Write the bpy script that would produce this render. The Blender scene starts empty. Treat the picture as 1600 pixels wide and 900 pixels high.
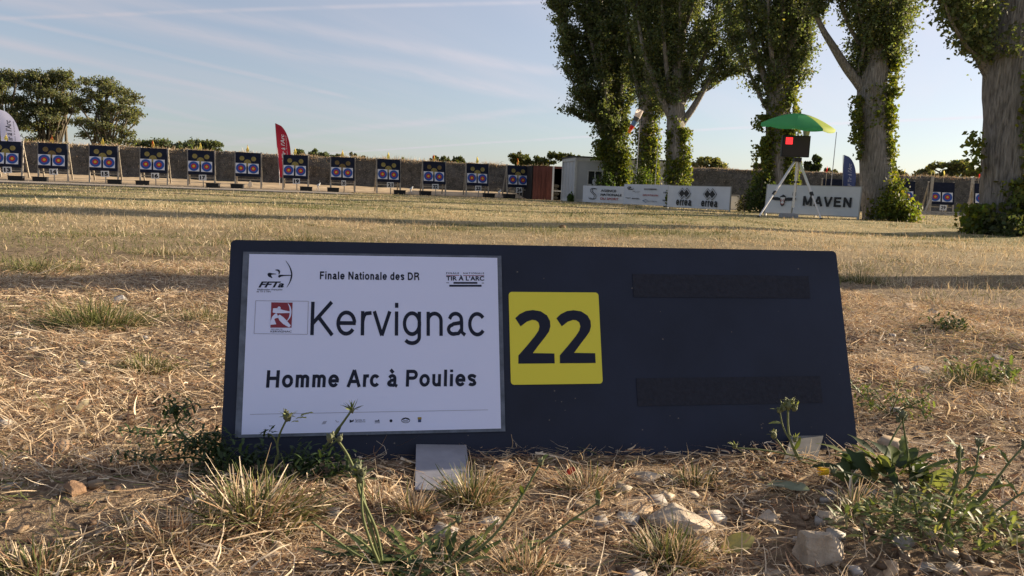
import bpy, math, random
import numpy as np
from mathutils import Matrix, Vector
rng = np.random.default_rng(22); random.seed(22)
SC = bpy.context.scene; COL = SC.collection
R = math.radians
# ------------------------------------------------------------------ camera
F = 1180.0; HORIZON = 298.0; ROLL = R(2.2); CAM_H = 0.440      # focal length and horizon in photo pixels (1600 wide)
_a = np.array([0, HORIZON - 450, F]); _b = np.array([800, HORIZON + 800 * math.tan(ROLL) - 450, F])
_n = np.cross(_a, _b); _n /= np.linalg.norm(_n)
UPC = -_n if _n[1] > 0 else _n
_y = np.array([0, 0, 1.0]) - UPC * UPC[2]; _y /= np.linalg.norm(_y)
_x = np.cross(_y, UPC)
A = np.array([_x, _y, UPC])                                     # camera axes (right, down, ahead) -> world
cam = bpy.data.objects.new('camera', bpy.data.cameras.new('camera')); COL.objects.link(cam); SC.camera = cam
cam.data.sensor_width = 36; cam.data.lens = 36 * F / 1600; cam.data.clip_start = .02; cam.data.clip_end = 6000
_r, _u, _k = A[:, 0], -A[:, 1], -A[:, 2]
cam.matrix_world = Matrix(((_r[0], _u[0], _k[0], 0), (_r[1], _u[1], _k[1], 0), (_r[2], _u[2], _k[2], CAM_H), (0, 0, 0, 1)))
# ------------------------------------------------------------------ sky and sun
SUN_EL, SUN_AZ = R(14), R(69)                                   # azimuth clockwise from +Y
W = bpy.data.worlds.new('World'); SC.world = W; W.use_nodes = True
SKY_STRENGTH = 0.062; SUN_STRENGTH = 5.0
SC.view_settings.view_transform = 'Standard'; SC.view_settings.look = 'None'
SC.view_settings.gamma = 1; SC.view_settings.use_curve_mapping = False
SC.view_settings.exposure = 1.35
sun = bpy.data.objects.new('sun', bpy.data.lights.new('sun', 'SUN')); COL.objects.link(sun)
sun.data.energy = SUN_STRENGTH; sun.data.angle = R(.5); sun.data.color = (1, .83, .60)
SD = Vector((math.sin(SUN_AZ) * math.cos(SUN_EL), math.cos(SUN_AZ) * math.cos(SUN_EL), math.sin(SUN_EL)))
sun.rotation_euler = SD.to_track_quat('Z', 'Y').to_euler()

def ray(px, py):
    return A @ np.array([(px - 800) / F, (py - 450) / F, 1.0])
def P(px, py, Y):                                               # the point at forward distance Y seen at a photo pixel
    d = ray(px, py); d = d / d[1] * Y
    return np.array([d[0], d[1], d[2] + CAM_H])
def G(px, py, z=0.0):                                           # the ground point seen at a photo pixel
    d = ray(px, py); t = (z - CAM_H) / d[2]
    return np.array([d[0] * t, d[1] * t, z])

def world_nodes():
    nt = W.node_tree; N = nt.nodes; L = nt.links; N.clear()
    out = N.new('ShaderNodeOutputWorld'); bg = N.new('ShaderNodeBackground'); bg.inputs[1].default_value = SKY_STRENGTH
    sky = N.new('ShaderNodeTexSky'); sky.sky_type = 'NISHITA'; sky.sun_disc = False
    sky.sun_elevation = SUN_EL; sky.sun_rotation = SUN_AZ; sky.altitude = 100
    sky.air_density = 1.0; sky.dust_density = .7; sky.ozone_density = 3.0
    tc = N.new('ShaderNodeTexCoord'); sep = N.new('ShaderNodeSeparateXYZ'); L.new(tc.outputs['Generated'], sep.inputs[0])
    def mth(op, a, b=None, clamp=False):
        m = N.new('ShaderNodeMath'); m.operation = op; m.use_clamp = clamp
        for i, v in enumerate((a, b)):
            if v is None: continue
            if isinstance(v, (int, float)): m.inputs[i].default_value = v
            else: L.new(v, m.inputs[i])
        return m.outputs[0]
    z = mth('MAXIMUM', mth('ADD', sep.outputs[2], .035), .02)
    u = mth('DIVIDE', sep.outputs[0], z); v = mth('DIVIDE', sep.outputs[1], z)
    def plane(px, py):
        d = ray(px, py); d = d / np.linalg.norm(d); zz = d[2] + .035
        return np.array([d[0] / zz, d[1] / zz])
    # high cirrus: noise on a plane overhead, drawn out along the trails' direction
    dirv = plane(530, 150) - plane(0, 25); ang = math.atan2(dirv[1], dirv[0])
    cmb = N.new('ShaderNodeCombineXYZ'); L.new(u, cmb.inputs[0]); L.new(v, cmb.inputs[1])
    mp = N.new('ShaderNodeMapping'); mp.inputs['Rotation'].default_value = (0, 0, -ang); L.new(cmb.outputs[0], mp.inputs[0])
    def noise(scale, sx, sy, det, rough, off=0):
        m2 = N.new('ShaderNodeMapping'); m2.inputs['Scale'].default_value = (sx, sy, 1); m2.inputs['Location'].default_value = (off, off * .7, off)
        L.new(mp.outputs[0], m2.inputs[0])
        n = N.new('ShaderNodeTexNoise'); n.inputs['Scale'].default_value = scale; n.inputs['Detail'].default_value = det
        n.inputs['Roughness'].default_value = rough; L.new(m2.outputs[0], n.inputs['Vector']); return n.outputs[0]
    def ss(x, lo, hi, a=0., b=1.):
        m = N.new('ShaderNodeMapRange'); m.interpolation_type = 'SMOOTHSTEP'; L.new(x, m.inputs[0])
        for i, q in enumerate((lo, hi, a, b)): m.inputs[i + 1].default_value = q
        return m.outputs[0]
    wisp = ss(noise(.9, .16, 1.0, 6, .55, 3.), .47, .72)
    broad = ss(noise(.35, .3, 1., 3, .5, 9.), .42, .68)
    frag = ss(noise(3., .5, 1.3, 5, .6, 5.), .3, .62, .35, 1.)
    mask = mth('ADD', mth('ADD', mth('MULTIPLY', wisp, .14), mth('MULTIPLY', broad, .17)), .38)
    # contrails: straight bands on the same plane
    def trail(p0, p1, w, amp, ends=True):
        a, b = plane(*p0), plane(*p1); d = b - a; ln = np.linalg.norm(d); d /= ln; n = np.array([-d[1], d[0]])
        wob = mth('MULTIPLY', mth('SUBTRACT', noise(.8, .5, .5, 2, .5, p0[0] * .01 + w), .5), w * 1.6)
        dist = mth('ADD', mth('ADD', mth('MULTIPLY', u, float(n[0])), mth('MULTIPLY', v, float(n[1]))), float(-n @ a))
        dist = mth('ABSOLUTE', mth('ADD', dist, wob))
        prof = ss(dist, 0., w, 1., 0.)
        along = mth('ADD', mth('ADD', mth('MULTIPLY', u, float(d[0])), mth('MULTIPLY', v, float(d[1]))), float(-d @ a))
        if ends: prof = mth('MULTIPLY', prof, ss(along, ln * .92, ln * 1.1, 1., 0.))
        return mth('MULTIPLY', mth('MULTIPLY', prof, frag), amp)
    for tr in (((0, 25), (530, 150), .12, .26), ((0, 65), (420, 160), .24, .22), ((150, 20), (820, 150), .34, .24), ((300, 20), (880, 115), .26, .22),
               ((400, 14), (870, 2), .06, .24), ((500, 208), (860, 170), .30, .22), ((1380, 190), (1560, 182), .16, .35), ((0, 100), (330, 190), .2, .20)):
        mask = mth('ADD', mask, trail(*tr))
    mask = mth('MINIMUM', mask, .8)
    mask = mth('MULTIPLY', mask, ss(sep.outputs[2], .0, .05, .9, 1.))
    mx = N.new('ShaderNodeMix'); mx.data_type = 'RGBA'; L.new(mask, mx.inputs['Factor']); L.new(sky.outputs[0], mx.inputs[6])
    # thin cloud scatters more light towards the sun's side of the sky
    dt = N.new('ShaderNodeVectorMath'); dt.operation = 'DOT_PRODUCT'; L.new(tc.outputs['Generated'], dt.inputs[0]); dt.inputs[1].default_value = tuple(SD)
    cs = N.new('ShaderNodeVectorMath'); cs.operation = 'SCALE'; cs.inputs[0].default_value = (4.45, 4.22, 4.62); L.new(ss(dt.outputs['Value'], -.1, .95, .86, 1.32), cs.inputs['Scale'])
    L.new(cs.outputs[0], mx.inputs[7])
    L.new(mx.outputs[2], bg.inputs[0]); L.new(bg.outputs[0], out.inputs[0])
world_nodes()

# ------------------------------------------------------------------ helpers
def tag(o, label=None, cat=None, group=None, kind=None):
    for k, v in (('label', label), ('category', cat), ('group', group), ('kind', kind)):
        if v: o[k] = v
    return o
def empty(name, loc=(0, 0, 0), rz=0, label=None, cat=None, group=None):
    o = bpy.data.objects.new(name, None); COL.objects.link(o); o.location = loc; o.rotation_euler = (0, 0, rz); o.empty_display_size = .1
    return tag(o, label, cat, group)
def link(name, me, parent=None):
    o = bpy.data.objects.new(name, me); COL.objects.link(o)
    if parent is not None: o.parent = parent
    return o
class MB:
    def __init__(s): s.v = []; s.f = []; s.m = []
    def add(s, V, Fc, mi=0):
        n = len(s.v); s.v.extend([tuple(map(float, q)) for q in V])
        for f in Fc: s.f.append(tuple(i + n for i in f)); s.m.append(mi)
        return s
    def box(s, c, size, rot=None, mi=0):
        x, y, z = [q / 2 for q in size]
        V = np.array([(-x, -y, -z), (x, -y, -z), (x, y, -z), (-x, y, -z), (-x, -y, z), (x, -y, z), (x, y, z), (-x, y, z)])
        if rot is not None: V = V @ np.array(rot).T
        return s.add(V + np.array(c), [(3, 2, 1, 0), (4, 5, 6, 7), (0, 1, 5, 4), (1, 2, 6, 5), (2, 3, 7, 6), (3, 0, 4, 7)], mi)
    def bar(s, p, q, w, d=None, mi=0):                           # a square bar from p to q
        p = np.array(p, float); q = np.array(q, float); d = d or w; t = q - p; ln = np.linalg.norm(t); t /= ln
        up = np.array([0, 1, 0]) if abs(t[2]) > .8 else np.array([0, 0, 1]); a = np.cross(up, t); a /= np.linalg.norm(a); b = np.cross(t, a)
        return s.box((p + q) / 2, (w, d, ln), np.array([a, b, t]).T, mi)
    def tube(s, pts, rad, n=8, mi=0, cap=True, flute=0, seed=0):
        pts = np.array(pts, float); k = len(pts); rad = np.full(k, rad) if np.isscalar(rad) else np.array(rad, float)
        T = np.gradient(pts, axis=0); T /= np.linalg.norm(T, axis=1)[:, None] + 1e-12
        ref = np.array([0.31, .95, .05]) if abs(T[0][2]) > .7 else np.array([0, 0, 1.0])
        V = []; ph = np.arange(n) / n * 2 * np.pi; rs = np.random.default_rng(seed); fl = rs.uniform(0, 6.28, 4)
        for i in range(k):
            a = ref - T[i] * (ref @ T[i]); a /= np.linalg.norm(a) + 1e-12; b = np.cross(T[i], a); ref = a
            r = rad[i] * (1 + flute * (np.sin(3 * ph + fl[0] + i * .12) * .5 + np.sin(5 * ph + fl[1] - i * .17) * .35 + np.sin(8 * ph + fl[2] + i * .4) * .22 + rs.normal(0, .12, n)))
            V.append(pts[i] + np.outer(np.cos(ph) * r, a) + np.outer(np.sin(ph) * r, b))
        V = np.concatenate(V); Fc = []
        for i in range(k - 1):
            for j in range(n):
                a, b = i * n + j, i * n + (j + 1) % n; Fc.append((a, b, b + n, a + n))
        if cap: Fc += [tuple(range(n))[::-1], tuple((k - 1) * n + j for j in range(n))]
        return s.add(V, Fc, mi)
    def ball(s, c, r, nu=10, nv=7, mi=0, sq=(1, 1, 1), noise=0, seed=0):
        rs = np.random.default_rng(seed); V = [(0, 0, 1)]
        for i in range(1, nv):
            for j in range(nu):
                t = math.pi * i / nv; p = 2 * math.pi * j / nu; V.append((math.sin(t) * math.cos(p), math.sin(t) * math.sin(p), math.cos(t)))
        V.append((0, 0, -1)); V = np.array(V)
        if noise: V = V * (1 + rs.normal(0, noise, (len(V), 1)))
        Fc = [(0, 1 + j, 1 + (j + 1) % nu) for j in range(nu)]
        for i in range(nv - 2):
            for j in range(nu):
                a, b = 1 + i * nu + j, 1 + i * nu + (j + 1) % nu; Fc.append((a, a + nu, b + nu, b))
        e = len(V) - 1; Fc += [(e, 1 + (nv - 2) * nu + (j + 1) % nu, 1 + (nv - 2) * nu + j) for j in range(nu)]
        return s.add(V * np.array(sq) * r + np.array(c), Fc, mi)
    def prism(s, poly, depth, frame, mi=0, lift=0):              # 2D outline on a panel frame, given a thickness towards the back
        o, ux, uz, nn = frame; k = len(poly)
        front = [o + ux * a + uz * b + nn * lift for a, b in poly]; back = [q - nn * depth for q in front]
        Fc = [tuple(range(k)), tuple(range(2 * k - 1, k - 1, -1))] + [(i, k + i, k + (i + 1) % k, (i + 1) % k) for i in range(k)]
        return s.add(front + back, Fc, mi)
    def flat(s, poly, frame, lift, mi=0):
        o, ux, uz, nn = frame
        return s.add([o + ux * a + uz * b + nn * lift for a, b in poly], [tuple(range(len(poly)))], mi)
    def flatmesh(s, V2, Fc, frame, lift, mi=0):
        o, ux, uz, nn = frame
        return s.add([o + ux * a + uz * b + nn * lift for a, b in V2], Fc, mi)
    def build(s, name, mats, parent=None, smooth=False):
        me = bpy.data.meshes.new(name); me.from_pydata(s.v, [], s.f)
        mats = mats if isinstance(mats, (list, tuple)) else [mats]
        for m in mats: me.materials.append(m)
        me.polygons.foreach_set('material_index', np.array(s.m, np.int32))
        if smooth: me.polygons.foreach_set('use_smooth', np.ones(len(s.f), bool))
        me.update(); return link(name, me, parent)
def quads_mesh(name, V, n_quads, mat, col=None, parent=None, smooth=False, quads=None):
    """a big mesh of quads straight from arrays; col = one colour per vertex (the thing's own colour)"""
    me = bpy.data.meshes.new(name); V = np.ascontiguousarray(V, np.float32).reshape(-1, 3)
    if quads is None: quads = np.arange(n_quads * 4, dtype=np.int32).reshape(-1, 4)
    nq = len(quads)
    me.vertices.add(len(V)); me.vertices.foreach_set('co', V.ravel()); me.loops.add(nq * 4); me.polygons.add(nq)
    me.loops.foreach_set('vertex_index', quads.astype(np.int32).ravel())
    me.polygons.foreach_set('loop_start', np.arange(nq, dtype=np.int32) * 4)
    if smooth: me.polygons.foreach_set('use_smooth', np.ones(nq, bool))
    me.update(calc_edges=True)
    if col is not None:
        at = me.color_attributes.new('Col', 'FLOAT_COLOR', 'POINT'); c4 = np.ones((len(V), 4), np.float32); c4[:, :3] = col
        at.data.foreach_set('color', c4.ravel())
    me.materials.append(mat); return link(name, me, parent)
def vnoise(x, y, seed=0):
    x = np.asarray(x, float); y = np.asarray(y, float); xi = np.floor(x).astype(np.int64); yi = np.floor(y).astype(np.int64); fx, fy = x - xi, y - yi
    fx = fx * fx * (3 - 2 * fx); fy = fy * fy * (3 - 2 * fy)
    def h(a, b):
        n = (a * 374761393 + b * 668265263 + seed * 1442695041) & 0xffffffff; n = ((n ^ (n >> 13)) * 1274126177) & 0xffffffff
        return ((n ^ (n >> 16)) & 0xffff) / 65535.0
    return (h(xi, yi) * (1 - fx) + h(xi + 1, yi) * fx) * (1 - fy) + (h(xi, yi + 1) * (1 - fx) + h(xi + 1, yi + 1) * fx) * fy
RL = (np.array([-22.66, 37.05]), np.array([.953, .303]))
def rise(x, y):                                                  # the field climbs a little towards the left bank
    sd = -(np.asarray(x) - RL[0][0]) * RL[1][1] + (np.asarray(y) - RL[0][1]) * RL[1][0]; sl = (np.asarray(x) - RL[0][0]) * RL[1][0] + (np.asarray(y) - RL[0][1]) * RL[1][1]
    return .085 * np.clip(sd + .2, 0, 4.6) * np.clip((27.5 - sl) / 2, 0, 1) * np.clip((30 - sd) / 20, 0, 1)
def gz(x, y):                                                    # ground height
    r = np.hypot(x, y)
    near = .022 * (vnoise(np.asarray(x) * 3.1, np.asarray(y) * 3.1, 1) - .5) + .012 * (vnoise(np.asarray(x) * 9, np.asarray(y) * 9, 2) - .5)
    far = .10 * (vnoise(np.asarray(x) * .33, np.asarray(y) * .33, 3) - .5) * np.clip((r - 2.5) / 4, 0, 1) * np.clip((30 - r) / 12, 0, 1)
    bd = np.clip(np.abs(np.asarray(y) - 1.25 - .17 * np.asarray(x)) / .12, .25, 1)
    return near * bd * np.clip(1.4 - r / 12, .0, 1) + far - .006 * (bd < .8) + rise(x, y)
def ground(px, py):
    p = G(px, py); p[2] = gz(p[0], p[1]); return p
def lerp(a, b, t): return a + (b - a) * t
def spline(pts, n=8):                                            # Catmull-Rom through the points
    p = np.array(pts, float); p = np.vstack([2 * p[0] - p[1], p, 2 * p[-1] - p[-2]]); out = []
    for i in range(1, len(p) - 2):
        for t in np.arange(n) / n:
            out.append(.5 * (2 * p[i] + (p[i + 1] - p[i - 1]) * t + (2 * p[i - 1] - 5 * p[i] + 4 * p[i + 1] - p[i + 2]) * t * t + (3 * p[i] - p[i - 1] - 3 * p[i + 1] + p[i + 2]) * t ** 3))
    out.append(p[-2]); return np.array(out)
# ---- lettering: outlines of Blender's built-in font as flat meshes
_tc = {}
def text_mesh(body, bold=0.0, shear=0.0, space=1.0):
    key = (body, bold, shear, space)
    if key in _tc: return _tc[key]
    cu = bpy.data.curves.new('text', 'FONT'); cu.body = body; cu.size = 1; cu.offset = bold; cu.shear = shear; cu.space_character = space
    cu.resolution_u = 4; cu.fill_mode = 'FRONT'
    ob = bpy.data.objects.new('text', cu); COL.objects.link(ob)
    dg = bpy.context.evaluated_depsgraph_get(); me = bpy.data.meshes.new_from_object(ob.evaluated_get(dg))
    V = np.array([v.co[:2] for v in me.vertices]); Fc = [tuple(p.vertices) for p in me.polygons]
    bpy.data.objects.remove(ob); bpy.data.curves.remove(cu); bpy.data.meshes.remove(me)
    _tc[key] = (V, Fc); return V, Fc
def fit_text(mb, body, quad, frame, lift, mi=0, bold=0.0, shear=0.0, space=1.0):
    """lettering fitted to a panel-space quad (bottom left, bottom right, top left)"""
    V, Fc = text_mesh(body, bold, shear, space); lo, hi = V.min(0), V.max(0); t = (V - lo) / (hi - lo)
    bl, br, tl = [np.array(q, float) for q in quad]
    V2 = bl + np.outer(t[:, 0], br - bl) + np.outer(t[:, 1], tl - bl)
    mb.flatmesh(V2, Fc, frame, lift, mi)
def rect_quad(u0, v0, u1, v1): return ((u0, v0), (u1, v0), (u0, v1))
def ribbon(mb, pts, w, frame, lift, mi=0):                       # a drawn stroke with a width at each point
    p = np.array(pts, float); w = np.full(len(p), w) if np.isscalar(w) else np.interp(np.linspace(0, 1, len(p)), np.linspace(0, 1, len(w)), w)
    t = np.gradient(p, axis=0); t /= np.linalg.norm(t, axis=1)[:, None] + 1e-12; n = np.c_[-t[:, 1], t[:, 0]] * (w / 2)[:, None]
    V = np.vstack([p + n, p - n]); k = len(p)
    mb.flatmesh(V, [(i, k + i, k + i + 1, i + 1) for i in range(k - 1)], frame, lift, mi)
def circle(c, r, n=28): return [(c[0] + r * math.cos(2 * math.pi * i / n), c[1] + r * math.sin(2 * math.pi * i / n)) for i in range(n)]
# ---- materials
def mat(name, col, rough=.8, spec=.3, metal=0, noise=0.0, nscale=20, bump=0, coat=0, emit=None, trans=0, stretch=None, col2=None, bdist=.02):
    m = bpy.data.materials.new(name); m.use_nodes = True; nt = m.node_tree; N, L = nt.nodes, nt.links; b = N['Principled BSDF']
    b.inputs['Base Color'].default_value = (*col, 1); b.inputs['Roughness'].default_value = rough; b.inputs['Specular IOR Level'].default_value = spec
    b.inputs['Metallic'].default_value = metal; b.inputs['Coat Weight'].default_value = coat; b.inputs['Coat Roughness'].default_value = .12
    if emit: b.inputs['Emission Color'].default_value = (*emit[0], 1); b.inputs['Emission Strength'].default_value = emit[1]
    if noise or bump:
        tc = N.new('ShaderNodeTexCoord'); mp = N.new('ShaderNodeMapping'); L.new(tc.outputs['Object'], mp.inputs[0])
        if stretch: mp.inputs['Scale'].default_value = stretch
        n = N.new('ShaderNodeTexNoise'); n.inputs['Scale'].default_value = nscale; n.inputs['Detail'].default_value = 6; n.inputs['Roughness'].default_value = .6
        L.new(mp.outputs[0], n.inputs['Vector'])
        if noise:
            rp = N.new('ShaderNodeValToRGB'); L.new(n.outputs[0], rp.inputs[0]); c2 = col2 or tuple(q * (1 - noise) for q in col); c1 = tuple(min(1, q * (1 + noise * .5)) for q in col)
            rp.color_ramp.elements[0].position = .32; rp.color_ramp.elements[1].position = .68
            rp.color_ramp.elements[0].color = (*c2, 1); rp.color_ramp.elements[1].color = (*c1, 1); L.new(rp.outputs[0], b.inputs['Base Color'])
        if bump:
            bp = N.new('ShaderNodeBump'); bp.inputs['Strength'].default_value = bump; bp.inputs['Distance'].default_value = bdist; L.new(n.outputs[0], bp.inputs['Height']); L.new(bp.outputs[0], b.inputs['Normal'])
    if trans:
        tr = N.new('ShaderNodeBsdfTranslucent'); ms = N.new('ShaderNodeMixShader'); ms.inputs[0].default_value = trans
        tr.inputs[0].default_value = (*[min(1, q * 1.3) for q in col], 1)
        L.new(b.outputs[0], ms.inputs[1]); L.new(tr.outputs[0], ms.inputs[2]); L.new(ms.outputs[0], N['Material Output'].inputs[0])
    return m
def attr_mat(name, trans=.3, tint=(1, 1, 1), rough=.6, spec=.25):
    m = bpy.data.materials.new(name); m.use_nodes = True; nt = m.node_tree; N, L = nt.nodes, nt.links; b = N['Principled BSDF']
    at = N.new('ShaderNodeAttribute'); at.attribute_name = 'Col'; L.new(at.outputs['Color'], b.inputs['Base Color'])
    b.inputs['Roughness'].default_value = rough; b.inputs['Specular IOR Level'].default_value = spec
    tr = N.new('ShaderNodeBsdfTranslucent'); ms = N.new('ShaderNodeMixShader'); ms.inputs[0].default_value = trans
    mu = N.new('ShaderNodeMix'); mu.data_type = 'RGBA'; mu.blend_type = 'MULTIPLY'; mu.inputs['Factor'].default_value = 1; mu.clamp_result = False
    L.new(at.outputs['Color'], mu.inputs[6]); mu.inputs[7].default_value = (*tint, 1); L.new(mu.outputs[2], tr.inputs[0])
    L.new(b.outputs[0], ms.inputs[1]); L.new(tr.outputs[0], ms.inputs[2]); L.new(ms.outputs[0], N['Material Output'].inputs[0]); return m
M_LEAF = attr_mat('leaf', .42, (1.75, 1.7, .75))
M_STRAW = attr_mat('straw', .25, (1.2, 1.1, .9), rough=.7, spec=.15)
M_BARK = mat('bark', (.33, .305, .28), .95, .1, noise=.62, nscale=13, bump=1.0, stretch=(2.4, 2.4, .26), bdist=.14)
M_TWIG = mat('twig', (.13, .11, .085), .9, .1)
M_POST = mat('weathered_wood', (.44, .39, .32), .9, .1, noise=.3, nscale=8)
M_DARK = mat('dark_foam', (.018, .022, .040), .9, .1, noise=.25, nscale=6)
M_WHITE = mat('white_print', (.72, .72, .74), .6, .2)
M_BLACK = mat('black_print', (.012, .012, .016), .6, .2)
M_STEEL = mat('grey_steel', (.30, .30, .33), .45, .4, metal=.35, noise=.12, nscale=40)

# ------------------------------------------------------------------ ground
def make_ground():
    nr, na = 430, 420; rr = np.concatenate([[.0], np.geomspace(.22, 4500, nr)]); V = []; an = np.linspace(0, 2 * np.pi, na, endpoint=False)
    X = np.outer(rr[1:], np.cos(an)); Y = np.outer(rr[1:], np.sin(an)); Z = gz(X, Y)
    V = np.vstack([np.stack([X, Y, Z], -1).reshape(-1, 3)])
    i, j = np.meshgrid(np.arange(nr - 1), np.arange(na), indexing='ij'); j2 = (j + 1) % na
    q = np.stack([i * na + j, (i + 1) * na + j, (i + 1) * na + j2, i * na + j2], -1).reshape(-1, 4)
    m = bpy.data.materials.new('dry_ground'); m.use_nodes = True; nt = m.node_tree; N, L = nt.nodes, nt.links; b = N['Principled BSDF']
    b.inputs['Roughness'].default_value = .95; b.inputs['Specular IOR Level'].default_value = .1
    tc = N.new('ShaderNodeTexCoord')
    def noise(s, d=5, r=.6):
        n = N.new('ShaderNodeTexNoise'); n.inputs['Scale'].default_value = s; n.inputs['Detail'].default_value = d; n.inputs['Roughness'].default_value = r
        L.new(tc.outputs['Object'], n.inputs['Vector']); return n.outputs[0]
    def ramp(x, a, b_, ca, cb):
        r = N.new('ShaderNodeValToRGB'); L.new(x, r.inputs[0]); r.color_ramp.elements[0].position = a; r.color_ramp.elements[1].position = b_
        r.color_ramp.elements[0].color = (*ca, 1); r.color_ramp.elements[1].color = (*cb, 1); return r.outputs[0]
    def mix(f, a, b_):
        x = N.new('ShaderNodeMix'); x.data_type = 'RGBA'; L.new(f, x.inputs['Factor']); L.new(a, x.inputs[6]); L.new(b_, x.inputs[7]); return x.outputs[2]
    soil = ramp(noise(38, 6, .7), .36, .68, (.095, .060, .039), (.38, .285, .19))
    sward = ramp(noise(2.6, 8, .72), .35, .65, (.10, .11, .04), (.46, .36, .20))
    f1 = N.new('ShaderNodeMapRange'); ln = N.new('ShaderNodeVectorMath'); ln.operation = 'LENGTH'; L.new(tc.outputs['Object'], ln.inputs[0])
    L.new(ln.outputs['Value'], f1.inputs[0]); f1.inputs[1].default_value = 3.5; f1.inputs[2].default_value = 12
    patch = ramp(noise(.33, 5, .62), .40, .60, (.12, .13, .05), (.47, .37, .21))
    far = mix(noise(7, 3), sward, patch)
    L.new(mix(f1.outputs[0], soil, far), b.inputs['Base Color'])
    bp = N.new('ShaderNodeBump'); bp.inputs['Strength'].default_value = .8; bp.inputs['Distance'].default_value = .02; L.new(noise(60, 5, .7), bp.inputs['Height']); L.new(bp.outputs[0], b.inputs['Normal'])
    o = quads_mesh('ground', V, 0, m, quads=q, smooth=True); o['kind'] = 'structure'
make_ground()

# target row line (forward distance as a function of the photo column; a straight line on the ground)
def row_Y(px): t = (px - 84) / 728.; return 1 / lerp(1 / 37.2, 1 / 43.7, t)
def on_row(px, off=0.0):
    Y = row_Y(px); d = ray(px, 298); X = d[0] / d[1] * Y; return np.array([X, Y, 0.0])
_ra, _rb = on_row(84), on_row(812); ROWD = (_rb - _ra) / np.linalg.norm(_rb - _ra); ROWN = np.array([-ROWD[1], ROWD[0], 0]); ROW_RZ = math.atan2(ROWD[1], ROWD[0])
def strip(name, s0, s1, n0, n1, mat_, z=.03, jag=.35):
    o = _ra; k = 160; V = []
    for i in range(k + 1):
        s = lerp(s0, s1, i / k)
        for e, nn in enumerate(np.linspace(n0, n1, 9)):
            p = o + ROWD * s + ROWN * (nn + (e in (0, 8)) * jag * ((vnoise(s * 1.3, e * 7., 5) - .5) * 2 + (vnoise(s * 5.3, e * 9., 6) - .5))); V.append((p[0], p[1], gz(p[0], p[1]) * 1 + z))
    o = MB().add(V, [(9 * i + j, 9 * i + 9 + j, 9 * i + 10 + j, 9 * i + j + 1) for i in range(k) for j in range(8)]).build(name, mat_); o['kind'] = 'structure'; return o
M_SAND = mat('pale_sand', (.52, .40, .26), .95, .1, noise=.35, nscale=1.5)
M_PATH = mat('worn_path', (.33, .285, .23), .95, .1, noise=.3, nscale=.9)
strip('sand_strip', -9, 27.2, -1.0, 3.9, M_SAND)
strip('path', -12, 14, -8.5, -1.9, M_PATH, .024, .6)

# ------------------------------------------------------------------ earth banks
def bank(name, pts, h, base_w, mat_, seed):
    """a steep earth bank along a ground line, front face towards the camera, flat grassy top"""
    pts = np.array(pts, float); seg = np.linalg.norm(np.diff(pts, axis=0), axis=1); cum = np.r_[0, np.cumsum(seg)]; n = int(cum[-1] / .18)
    S = np.linspace(0, cum[-1], n); X = np.interp(S, cum, pts[:, 0]); Y = np.interp(S, cum, pts[:, 1]); hh = np.interp(S, cum, h)
    T = np.c_[np.gradient(X), np.gradient(Y)]; T /= np.linalg.norm(T, axis=1)[:, None]; Nn = np.c_[-T[:, 1], T[:, 0]]
    prof = [(-.5, -.05), (-.30, .10), (-.16, .3), (0, .55), (.10, .9), (.20, 1.3), (.28, 1.65), (.34, 1.85), (.42, 1.95), (.62, 2.0), (1.2, 2.0), (base_w, 1.95), (base_w + 1.6, -.05)]
    k = len(prof); V = np.zeros((n, k, 3))
    for j, (d, z) in enumerate(prof):
        am = .16 if 0 < j < 8 else .07
        dd = d + am * (vnoise(S * 1.1, z * 2.2 + seed, seed) - .5) * 2 + am * .8 * (vnoise(S * 3.3, z * 4 + seed, seed + 1) - .5)
        zz = z / 2.0 * hh + (.07 * (vnoise(S * 1.7, seed * 1., seed + 2) - .5) + .05 * (vnoise(S * 5.1, seed * 1., seed + 3) - .5)) * (z > 1.7)
        V[:, j] = np.c_[X + Nn[:, 0] * dd, Y + Nn[:, 1] * dd, zz]
    i, j = np.meshgrid(np.arange(n - 1), np.arange(k - 1), indexing='ij')
    q = np.stack([i * k + j, (i + 1) * k + j, (i + 1) * k + j + 1, i * k + j + 1], -1).reshape(-1, 4)
    o = quads_mesh(name, V.reshape(-1, 3), 0, mat_, quads=q, smooth=True); o['kind'] = 'structure'; return V
def bank_mat(name, c1, c2, c3):
    m = mat(name, c1, .95, .08, noise=.5, nscale=3.2, bump=1.0, col2=c2); nt = m.node_tree; N, L = nt.nodes, nt.links
    b = N['Principled BSDF']; src = b.inputs['Base Color'].links[0].from_socket
    tc = N.new('ShaderNodeTexCoord'); n2 = N.new('ShaderNodeTexNoise'); n2.inputs['Scale'].default_value = 14; n2.inputs['Detail'].default_value = 5
    L.new(tc.outputs['Object'], n2.inputs['Vector']); r = N.new('ShaderNodeValToRGB'); L.new(n2.outputs[0], r.inputs[0]); r.color_ramp.elements[0].position = .52; r.color_ramp.elements[1].position = .66
    x = N.new('ShaderNodeMix'); x.data_type = 'RGBA'; L.new(r.outputs[0], x.inputs['Factor']); L.new(src, x.inputs[6]); x.inputs[7].default_value = (*c3, 1); L.new(x.outputs[2], b.inputs['Base Color'])
    return m
M_BANK = bank_mat('bank_earth', (.10, .092, .08), (.05, .047, .041), (.17, .145, .115))
_l0, _l1 = _ra + ROWD * -34 + ROWN * 4.2, _ra + ROWD * 28 + ROWN * 4.4
V1 = bank('earth_bank', [_l0[:2], _l1[:2]], [2.05, 2.05], 3.0, M_BANK, 11)
V2 = bank('earth_bank', [(7.0, 49.5), (18, 47.5), (38, 48.5), (60, 52)], [2.35, 2.35, 2.35, 2.3], 3.0, M_BANK, 31)
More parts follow.
